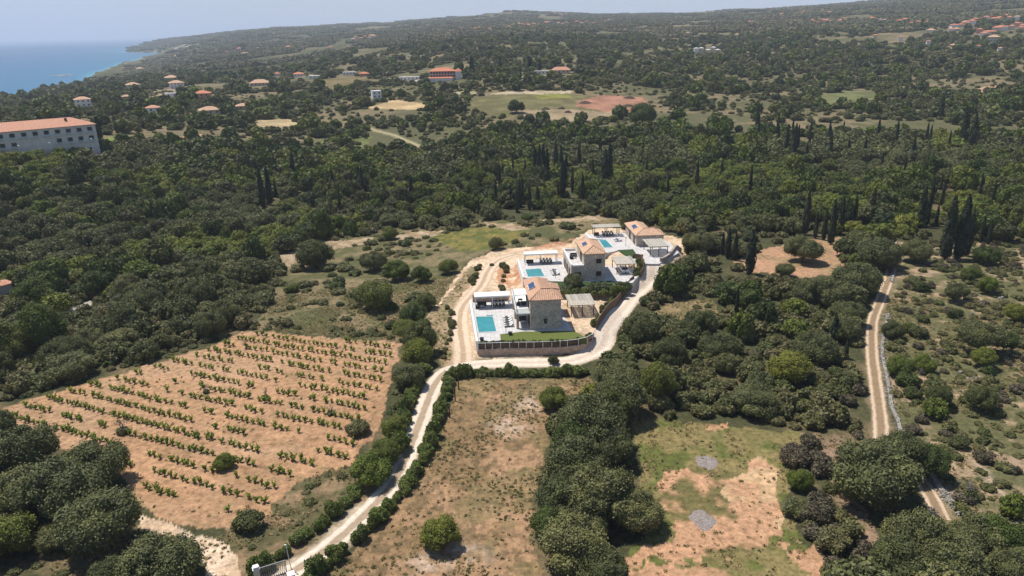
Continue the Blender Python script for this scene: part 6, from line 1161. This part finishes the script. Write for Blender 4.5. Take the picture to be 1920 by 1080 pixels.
scatter('hillside_wood', CL, Pf, np.stack([sf, sf, np.concatenate(ZS)], 1), gg.integers(0, 5, len(Pf)), 'dense low wood and scrub covering the far hills')
# ---------------------------------------------------------------- dry grass tufts and weeds
def tuft(seed, mat, n=26):
    g = np.random.default_rng(seed); a = g.random(n)*6.28; u = g.random(n); P = np.stack([np.cos(a)*u*.5, np.sin(a)*u*.5, g.uniform(.05, .4, n)], 1); D = np.stack([np.cos(a), np.sin(a), np.full(n, .7)], 1); v, q = leaves(P, D, .13, g, .6); return np_mesh('tuft', v, q, mat)
TF = [tuft(i, 'dry_grass') for i in range(4)]+[tuft(9+i, 'foliage_scrub') for i in range(3)]
X_, Y_ = jgrid(50, 180, -38, 38, .56); k, Z_, x, y, d = classify(X_, Y_); dens = np.zeros(len(X_)); green = np.zeros(len(X_))
for p, dv_, gr_ in ((DRY, .75, .08), (MEADOW_R, .45, .6), (VERGE, .9, .45), (LEFTM, .95, .7), (SLOPE, .8, .55), (STRIP, .5, .3), (BROWNP, .9, .2), (YELLOW, .8, .6), (VINE, .05, .2), ([(255, 1000), (440, 1000), (560, 1130), (-100, 1130), (-100, 1060)], .7, .5)):
    mm = inpoly(x, y, p); dens[mm] = dv_; green[mm] = gr_
for p in (SOIL_R, SOIL_R2, SOIL_R3): dens[inpoly(x, y, p)] = .14
hb = inpoly(x, y, [(800, 600), (838, 555), (880, 500), (905, 500), (872, 545), (852, 590), (855, 690), (830, 690), (812, 650)]); dens[hb] = .5; green[hb] = .5
dens *= np.clip(fbm(X_/6, Y_/6, 91, 3)*3.2-.95, 0, 1)
for W_, w_ in ((W_MAIN, 2.3), (W_BR, 2.4), (W_TR, 1.6), (W_TR2, 1.5)): dens[pdist(X_, Y_, W_) < w_] = 0
for P_q, lv, fo in PADS: dens[inpoly(X_, Y_, P_q)] = 0
m = gg.random(len(X_)) < dens; isg = gg.random(len(X_)) < green; c = np.where(m)[0]; print('tufts', len(c)); s = gg.uniform(.25, .75, len(c))
scatter('dry_grass', TF, np.stack([X_[c], Y_[c], Z_[c]-.03], 1), np.stack([s, s, s*.9], 1), np.where(isg[c], gg.integers(4, 7, len(c)), gg.integers(0, 4, len(c))), 'dry grass and weeds on the fields and verges')
# ---------------------------------------------------------------- haze
m, t, o = new_mat('haze'); pv = N(t, 'ShaderNodeVolumePrincipled'); pv.inputs['Color'].default_value = (.80, .88, 1.0, 1); pv.inputs['Density'].default_value = HAZE; pv.inputs['Anisotropy'].default_value = .0
t.links.new(pv.outputs[0], o.inputs['Volume'])
MB().box(-60500, 60500, -9000, 61500, SEA-7, 330).obj('haze', 'haze', None, kind='stuff')
